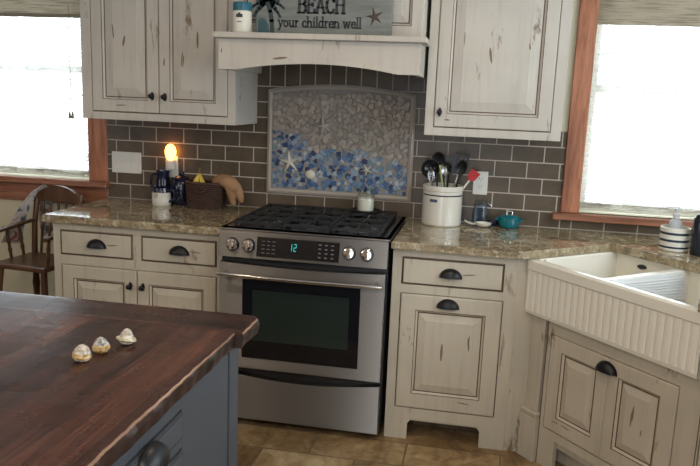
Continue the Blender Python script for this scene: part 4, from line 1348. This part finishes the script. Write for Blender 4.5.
utensil('green_scraper', 'utensil with pale green handle crossing the front of the crock', 'scraper', (.026, -.03, .018), (-.016, -.055, .280), h_turner(.012, .014), M['utgreen'], M['utgreen'])
utensil('red_spatula', 'red silicone spatula leaning right in front of the outlet', 'spatula', (-.01, .02, .018), (.124, .008, .222), h_turner(.050, .055), M['white'], M['red'])

# spoon rest
t = thing('spoon_rest', 'white ceramic spoon rest between the crock and the teal pot', 'spoon rest', (1.118, -.130, CZ))
bm = BM()
lathe(bm, [(0, .003), (.020, .002), (.034, .012), (.039, .022), (.037, .0235), (.030, .014), (.018, .006), (0, .0055)], (.030, 0, 0), 28, sx=1.05, sy=.80)
obj('bowl', bm, M['crock'], t, smooth=50)
bm = BM(); tube(bm, [(-.004, 0, .015), (-.024, .002, .013), (-.046, .005, .019), (-.062, .008, .027)], [.011, .009, .010, .006], 10, flat=.55)
obj('handle', bm, M['crock'], t, smooth=True)

# blue jar
t = thing('glass_jar', 'blue glass mason jar under the right outlet', 'jar', (1.130, -.060, CZ))
bm = BM(); lathe(bm, [(0, .001), (.036, .001), (.040, .006), (.040, .076), (.031, .090), (.030, .100), (.0285, .100), (.029, .090), (.037, .075), (.037, .008), (0, .006)], seg=28); obj('jar', bm, M['blueglass'], t, smooth=35)
bm = BM(); lathe(bm, [(.031, .1003), (.0335, .100), (.0335, .116), (.031, .118), (0, .1185)], seg=28); obj('lid', bm, M['blueglass'], t, smooth=35)
bm = BM(); tube(bm, [(.033, 0, .108), (.048, 0, .102), (.052, 0, .092), (.044, 0, .086)], .0022, 6); tube(bm, [(.034*math.cos(a), .034*math.sin(a), .098) for a in [2*PI*k/24 for k in range(24)]], .0018, 6, closed=True)
obj('wire_bail', bm, M['tin'], t, smooth=True)

# teal cocotte
t = thing('mini_cocotte', 'small teal enamel casserole with lid on the right worktop', 'pot', (1.270, -.085, CZ))
bm = BM(); lathe(bm, [(0, 0), (.038, 0), (.046, .006), (.051, .022), (.051, .044), (.048, .046), (.044, .01), (0, .006)], seg=32); obj('pot', bm, M['teal'], t, smooth=35)
bm = BM(); lathe(bm, [(.053, .0465), (.053, .050), (.047, .057), (.026, .064), (0, .066)], seg=32); l_ = obj('lid', bm, M['teal'], t, smooth=35)
bm = BM(); tube(bm, [(-.013, 0, .062), (-.013, 0, .076), (-.008, 0, .080)], .0035, 8); tube(bm, [(.013, 0, .062), (.013, 0, .076), (.008, 0, .080)], .0035, 8); tube(bm, [(-.016, 0, .079), (.016, 0, .079)], .004, 8)
obj('lid_loop', bm, M['chrome'], l_, smooth=True)
for s in (-1, 1):
    bm = BM(); tube(bm, [(s*.046, -.020, .038), (s*.064, -.016, .040), (s*.068, 0, .040), (s*.064, .016, .040), (s*.046, .020, .038)], .005, 8); obj('side_handle', bm, M['teal'], t, smooth=True)
t = thing('blue_dish', 'small blue glass dish between the blue jar and teal pot', 'dish', (1.196, -.062, CZ))
bm = BM(); lathe(bm, [(0, 0), (.020, 0), (.028, .014), (.030, .024), (.028, .024), (.018, .004), (0, .003)], seg=24); obj('bowl', bm, M['navy'], t, smooth=True)

# striped crock with bottle
t = thing('striped_crock', 'white crock with two dark stripes behind the sink', 'crock', (1.968, -.365, CZ))
bm = BM()
pr = [(0, 0), (.058, 0), (.061, .004)]; 
lathe(bm, [(0, 0), (.058, 0), (.062, .005), (.062, .014), (.0625, .0145), (.0625, .022), (.062, .0225), (.062, .042), (.0625, .0425), (.0625, .052), (.062, .0525), (.062, .072), (.0625, .0725), (.0625, .082), (.062, .0825), (.062, .100), (.058, .103), (.056, .100), (.055, .01), (0, .008)],
      seg=36, mis=[0,0,0,1,1,1,0,1,1,1,0,1,1,1,0,0,0,0,0])
obj('pot', bm, [M['crock'], M['navyband']], t, smooth=35)
t = thing('soap_bottle', 'clear soap bottle standing inside the striped crock', 'bottle', (1.965, -.365, CZ+.010))
bm = BM(); lathe(bm, [(0, 0), (.028, 0), (.030, .004), (.030, .100), (.022, .118), (.012, .126), (.012, .134), (0, .134)], seg=24); obj('bottle', bm, M['clearplastic'], t, smooth=35)
bm = BM(); lathe(bm, [(.014, .1345), (.014, .146), (.006, .150), (.005, .170), (0, .170)], seg=16); box(bm, -.040, .010, -.007, .007, .170, .179, 0, .003); obj('pump', bm, M['clearplastic'], t, smooth=35)
t = thing('soap_bottle', 'dark tall bottle at the right edge beside the striped crock', 'bottle', (2.055, -.445, CZ))
bm = BM(); lathe(bm, [(0, 0), (.036, 0), (.040, .006), (.040, .150), (.030, .172), (.014, .178), (.014, .188), (0, .188)], seg=28); obj('bottle', bm, M['bottle'], t, smooth=35)
bm = BM(); lathe(bm, [(.015, .1885), (.015, .202), (.006, .208), (.005, .222), (0, .222)], seg=16); box(bm, -.012, .045, -.008, .008, .222, .232, 0, .003); obj('pump', bm, M['bottle'], t, smooth=35)

# ------------------------------------------------------------------ island
IX1, IY1, IX0, IY0 = .566, -1.872, -1.35, -3.15
t = thing('island_worktop', 'dark reddish plank island top with rubbed live edge', 'worktop', (-.3, -2.5, .888))
def live_edge(seed, amp):
    r = random.Random(seed); a = [r.uniform(-1, 1) for _ in range(8)]
    return lambda y: amp*(a[0]*math.sin(7*y+a[1]*3)+.6*a[2]*math.sin(19*y+a[3]*3)+.45*a[4]*math.sin(47*y+a[5]*3)+.3*math.sin(113*y+a[6]*3))
le_t, le_b = live_edge(3, .0030), live_edge(9, .0045)
YB = IY1-.150       # seam of the breadboard end
def slab(y0, y1, n_, xr, strip):
    """cross-section swept along y; right edge wavy, with a rubbed pale arris of changing width"""
    bm = BM(); rows = []
    rr = random.Random(5)
    for i in range(n_+1):
        y = y0+(y1-y0)*i/n_
        ft, fb = le_t(y), le_b(y)
        sw = strip*(.45+.55*abs(math.sin(9*y+1.0)*math.sin(31*y)))+rr.uniform(0, .0012)
        prof = [(IX0, .930, 0), (xr-.010-sw*1.6+ft, .930, 0), (xr-.006+ft*.8, .9290-sw*.45, 1), (xr-.002+ft*.5, .9275-sw*1.2, 2), (xr+fb*.6, .914, 2), (xr-.004+fb, .902, 2), (xr-.006+fb*.5, .888, 2), (IX0, .888, 0)]
        rows.append([bm.verts.new((p[0], y, p[1])) for p in prof])
    K = 8
    for i in range(n_):
        for k in range(K):
            f = bm.faces.new((rows[i][k], rows[i][(k+1) % K], rows[i+1][(k+1) % K], rows[i+1][k]))
            f.material_index = {2: 1, 3: 2, 4: 2, 5: 2}.get(k, 0)
    f = bm.faces.new(rows[0]); f.material_index = 2
    f = bm.faces.new(rows[-1][::-1]); f.material_index = 2
    return bm
obj('planks', slab(IY0, YB-.001, 190, IX1-.012, .0026), [M['islandtop'], M['rawedge'], M['islanddark']], t, world=True, smooth=35)
bm = slab(YB+.001, IY1, 24, IX1+.008, .0022)
for v in bm.verts:                        # worn rounded corner and back arris
    if v.co.x > IX1-.05 and v.co.y > IY1-.03:
        v.co.x -= .018*((v.co.y-(IY1-.03))/.03)**2
    if v.co.y > IY1-.004 and v.co.z > .92: v.co.z -= .003
obj('breadboard_end', bm, [M['islandend'], M['rawedge'], M['islanddark']], t, world=True, smooth=35)

t = thing('kitchen_island', 'slate blue kitchen island cabinet under the plank top', 'kitchen island', (-.4, -2.5, 0))
FX = .546; IB = -1.975
bm = BM(); box(bm, -1.25, FX-.021, -3.05, IB-.002, .09, .8875); obj('body', bm, M['slate'], t, world=True)
bm = BM(); box(bm, -1.2, FX-.06, -3.0, IB-.04, 0, .09); obj('plinth', bm, M['slate_dark'], t, world=True)
def xface(f):
    """build on a face looking to -y then turn it to look to +x; local x -> world y"""
    bm = BM(); f(bm); rotpts(bm.verts, Matrix.Translation((FX, 0, 0)) @ Matrix.Rotation(PI/2, 4, 'Z')); return bm
bm = BM()
box(bm, FX-.02, FX, -2.040, IB, .02, .8875, 0, .002)            # corner post
box(bm, FX-.02, FX, -2.332, -2.300, .02, .8875, 0, .0015)       # stile between panel and drawers
box(bm, FX-.02, FX, -3.05, -2.79, .02, .8875, 0, .0015)
box(bm, FX-.02, FX, -2.2995, -2.0405, .02, .10); box(bm, FX-.02, FX, -2.79, -2.332, .862, .8875); box(bm, FX-.02, FX, -2.79, -2.332, .02, .10)
box(bm, FX-.02, FX, -2.79, -2.332, .775, .795); box(bm, FX-.02, FX, -2.79, -2.332, .44, .46)
obj('face_frame', bm, M['slate'], t, world=True)
bm = BM(); box(bm, FX-.02, FX-.002, -2.2985, -2.046, .1005, .8875, 0, .0015)
obj('end_panel', bm, M['slate'], t, world=True)
bm = BM(); box(bm, -.02, FX-.0205, IB-.0015, IB, .02, .8875); obj('back_panel', bm, M['slate'], t, world=True)
for z0, z1 in ((.800, .857), (.465, .770), (.105, .435)):
    dr = obj('drawer', xface(lambda b: slab_front(b, -2.786, -2.336, z0, z1, .012, .019)), [M['slate'], M['slate_dark']], t, world=True)
    cz = (z0+z1)/2 if z1-z0 < .1 else z1-.09
    bb = cup_pull(-2.500, -.0075, cz-.004, .100, .038, .030)
    rotpts(bb.verts, Matrix.Translation((FX, 0, 0)) @ Matrix.Rotation(PI/2, 4, 'Z'))
    obj('cup_pull', bb, M['bronze'], dr, world=True, smooth=True)

# ------------------------------------------------------------------ seashells on the island
def seashell(label, x, y, rz, R, H, flange, m0, m1, m2, tilt=0.0):
    """squat spiral shell: globose body whorl, stepped spire, open lip"""
    t = thing('seashell', label, 'seashell', (x, y, .9302), rz)
    bm = BM()
    nu, nv = 40, 34
    prof = [(0, .5), (.08, .74), (.2, .93), (.32, 1.0), (.45, .97), (.58, .88), (.70, .77), (.82, .62), (.92, .42), (1.0, .12)]
    def pr(v):
        for (a, ra), (b, rb) in zip(prof[:-1], prof[1:]):
            if v <= b: return ra+(rb-ra)*(v-a)/(b-a)
        return .04
    rows = []
    for j in range(nv+1):
        v = j/nv; row = []
        for i in range(nu):
            a = 2*PI*i/nu
            ph = (v*4.2 - a/(2*PI)) % 1.0
            groove = 1 - .13*max(0, 1-min(ph, 1-ph)/.16)*(1 if v > .12 else 0)
            rib = 1 + .035*math.sin(a*15)*(1 if .2 < v < .6 else .2)
            k = 1 + flange*max(0, 1-abs(v-.34)/.14)*(.45+.75*max(0, math.cos(a*2.5+.4)))
            lip = 1 + .16*max(0, math.cos(a+.9))**4*max(0, 1-abs(v-.25)/.28)
            r = R*pr(v)*groove*rib*k*lip
            row.append(bm.verts.new((r*math.cos(a), r*math.sin(a), H*v)))
        rows.append(row)
    for j in range(nv):
        for i in range(nu):
            f = bm.faces.new((rows[j][i], rows[j][(i+1) % nu], rows[j+1][(i+1) % nu], rows[j+1][i]))
            v = (j+.5)/nv; f.material_index = 0 if v < .17 else (1 if v < .52 else 2)
    bm.faces.new(rows[0][::-1]); bm.faces.new(rows[-1])
    if tilt:
        rotpts(bm.verts, Matrix.Rotation(tilt, 4, 'Y')); zmin = min(v.co.z for v in bm.verts)
        for v in bm.verts: v.co.z -= zmin
    obj('whorl', bm, [M[m0], M[m1], M[m2]], t, smooth=70)
seashell('golden turban seashell nearest the viewer, leftmost of three on the island', .302, -2.305, .4, .0200, .037, .0, 'shell_pale', 'shell_gold', 'shell_pale', .12)
seashell('golden turban seashell with grey spiral top, middle of three on the island', .317, -2.248, 2.2, .0190, .036, .0, 'shell_gold', 'shell_gold', 'shell_grey', .08)
seashell('knobbly sandy whelk seashell, farthest right of three on the island', .342, -2.182, 1.0, .0175, .037, .42, 'shell_olive', 'shell_olive', 'shell_pale', .15)

# ------------------------------------------------------------------ high chair
ch_rz = math.radians(-5)
t = thing('high_chair', 'brown wooden high chair with spindled arms below the left window', 'chair', (-1.125, -.325, 0), ch_rz)
wd = M['chair']
# local frame: front is -y, right is +x
bm = BM()
pts = [(-.175, -.165), (.175, -.165), (.165, .15), (-.165, .15)]
prism(bm, pts, .612, .640, bev=.008, seg=2); obj('seat', bm, wd, t)
def turned(bm, a, b, r, beads=((.25, 1.35), (.5, 1.5), (.75, 1.3))):
    a, b = Vector(a), Vector(b); n_ = 16; P, R = [], []
    for i in range(n_+1):
        s = i/n_; P.append(a+(b-a)*s); k = 1.0
        for c_, m_ in beads: k = max(k, 1+(m_-1)*max(0, 1-abs(s-c_)/.07))
        R.append(r*k)
    tube(bm, P, R, 10)
for sx_ in (-1, 1):
    bm = BM(); turned(bm, (sx_*.190, -.190, 0), (sx_*.140, -.130, .614), .017); obj('leg', bm, wd, t, smooth=True)
    bm = BM(); turned(bm, (sx_*.185, .190, 0), (sx_*.135, .125, .614), .017); obj('leg', bm, wd, t, smooth=True)
    bm = BM(); tube(bm, [(sx_*.145, .135, .636), (sx_*.150, .150, .80), (sx_*.150, .185, .985)], [.017, .016, .014], 10); obj('back_post', bm, wd, t, smooth=True)
    bm = BM(); 
    tube(bm, [(sx_*.150, .155, .825), (sx_*.172, .06, .815), (sx_*.185, -.06, .800), (sx_*.180, -.165, .792)], [.014, .015, .016, .017], 10, flat=.7); obj('arm', bm, wd, t, smooth=True)
    for yy in (-.125, -.03, .065):
        bm = BM(); turned(bm, (sx_*.160, yy, .636), (sx_*.180, yy-.005, .803), .0085, ((.3, 1.5), (.6, 1.6))); obj('spindle', bm, wd, t, smooth=True)
    bm = BM(); tube(bm, [(sx_*.178, -.176, .16), (sx_*.174, .176, .16)], .011, 8); obj('stretcher', bm, wd, t, smooth=True)
bm = BM(); tube(bm, [(-.173, -.171, .24), (.173, -.171, .24)], .014, 8); obj('foot_rest', bm, wd, t, smooth=True)
bm = BM()
pts = [(-.168, .925)] + [(-.168+.336*i/16, .952+.075*math.sin(PI*i/16)**.8) for i in range(17)] + [(.168, .925)]
pts += [(.168-.336*i/10, .925+.015*math.sin(PI*i/10)) for i in range(1, 10)]
prism(bm, pts, .168, .190, axis='y', bev=.003); obj('crest_rail', bm, wd, t)
for k in (-2, -1, 0, 1, 2):
    bm = BM(); turned(bm, (k*.050, .135, .636), (k*.052, .178, .935), .0075, ((.5, 1.6),)); obj('spindle', bm, wd, t, smooth=True)

t = thing('floral_cloth', 'pale floral cloth draped over the back of the high chair', 'cloth', (-1.125, -.325, .925), ch_rz)
for o in COL.objects:
    if o.parent is not None and o.parent.get('label', '').startswith('brown wooden high chair'):
        o.data.transform(Matrix.Diagonal((.92, .98, .955, 1)))
bm = BM()
def lerp3(a, b, k): return tuple(a[i]+(b[i]-a[i])*k for i in range(3))
def cl(u, v):    # front hem by the arm -> over the crest -> hem behind
    if v < .55:
        k = v/.55
        p = lerp3(lerp3((-.195, -.045, -.235), (-.178, .085, -.262), u), lerp3((-.158, .145, .008), (-.092, .150, .048), u), k)
        w_ = .010*math.sin(u*9+v*4)*(1-k)
        return (p[0]-.012*math.sin(PI*k)+w_*.4, p[1]+w_-.012*math.sin(PI*k), p[2])
    if v < .65:
        k = (v-.55)/.10
        p = lerp3((-.158, .145, .008), (-.092, .150, .048), u); q = lerp3((-.158, .196, .006), (-.085, .196, .046), u)
        r_ = lerp3(p, q, k); return (r_[0], r_[1], r_[2]+.010*math.sin(PI*k))
    k = (v-.65)/.35
    p = lerp3((-.158, .196, .006), (-.085, .196, .046), u)
    return (p[0]+.012*k, p[1]+.010*k+.006*math.sin(u*8)*k, p[2]-.25*k)
sheet(bm, cl, 12, 36, .003); obj('fabric', bm, M['floral'], t, smooth=True)

# ------------------------------------------------------------------ fill lights added at the ceiling, out of view
def fill_light(x, y, power, label):
    t = thing('fill_light', label, 'fill light', (x, y, ZC), 0, 'added fill lights out of view')
    bm = BM(); lathe(bm, [(.085, -.001), (.105, -.001), (.105, -.008), (.085, -.010)], seg=28); obj('fill_light_ring', bm, M['white'], t, smooth=35)
    bm = BM(); lathe(bm, [(.084, -.002), (.06, -.006), (0, -.007)], seg=28); obj('fill_diffuser', bm, M['fill_diffuser'], t, smooth=True)
    l = bpy.data.lights.new('fill_lamp', 'AREA'); l.shape = 'DISK'; l.size = .16; l.energy = power; l.color = (1.0, .80, .60)  # warm lamp added to brighten the room from out of view
    lo = bpy.data.objects.new('fill_lamp', l); COL.objects.link(lo); lo.parent = t; lo.location = (0, 0, -.02)
for x, y, p in ((-.55, -1.75, 1.8), (.85, -1.75, 6), (-1.7, -3.6, 11), (.6, -3.9, 17), (-1.2, -4.7, 10), (1.5, -4.7, 10)):
    fill_light(x, y, p, 'round added fill light at the ceiling, out of view, with white trim ring')

# ------------------------------------------------------------------ daylight
wd_ = bpy.data.worlds.new('sky'); SC.world = wd_; wd_.use_nodes = True
nt = wd_.node_tree; bg = nt.nodes['Background']
bg.inputs['Color'].default_value = (.76, .88, 1.0, 1); bg.inputs['Strength'].default_value = 5.8
def portal(x, y, z, sx_, sz_, rot):
    l = bpy.data.lights.new('sky_portal', 'AREA'); l.shape = 'RECTANGLE'; l.size = sx_; l.size_y = sz_; l.cycles.is_portal = True
    o = bpy.data.objects.new('sky_portal', l); COL.objects.link(o); o.location = (x, y, z); o.rotation_euler = rot
portal((WL[0]+WL[1])/2, .15, 1.6, WL[1]-WL[0], 1.2, (-PI/2, 0, 0))
portal((WR[0]+WR[1])/2, .15, 1.6, WR[1]-WR[0], 1.2, (-PI/2, 0, 0))
portal((WD[0]+WD[1])/2, YF-.15, 1.215, .86, 2.27, (PI/2, 0, 0))
portal(XR+.15, (WS[0]+WS[1])/2, 1.62, 2.3, 1.25, (PI/2, 0, PI/2))
portal(XL-.15, -4.1, 1.55, 1.6, 1.3, (PI/2, 0, -PI/2))

# ------------------------------------------------------------------ camera
cam = bpy.data.cameras.new('camera'); co = bpy.data.objects.new('camera', cam); COL.objects.link(co)
cam.sensor_fit = 'HORIZONTAL'; cam.sensor_width = 36; cam.lens = 724.19/700*36; cam.clip_start = .02
yaw, pitch, roll = .17938, .18837, .04028
fw = Vector((-math.sin(yaw)*math.cos(pitch), math.cos(yaw)*math.cos(pitch), -math.sin(pitch)))
rt = Vector((math.cos(yaw), math.sin(yaw), 0)); up = rt.cross(fw)
r2 = rt*math.cos(roll)+up*math.sin(roll); u2 = up*math.cos(roll)-rt*math.sin(roll)
Mx = Matrix(((r2.x, u2.x, -fw.x, 1.132), (r2.y, u2.y, -fw.y, -3.670), (r2.z, u2.z, -fw.z, 1.522), (0, 0, 0, 1)))
co.matrix_world = Mx
SC.camera = co

vs = SC.view_settings
vs.view_transform = 'Standard'; vs.look = 'None'; vs.gamma = 1.0; vs.use_curve_mapping = False; vs.exposure = 0.25
cy = SC.cycles
cy.use_denoising = True
try: cy.denoiser = 'OPENIMAGEDENOISE'
except Exception: pass
cy.max_bounces = 10; cy.diffuse_bounces = 5; cy.glossy_bounces = 4; cy.transparent_max_bounces = 12
cy.sample_clamp_indirect = 6.0; cy.blur_glossy = .5
cy.caustics_reflective = False; cy.caustics_refractive = False
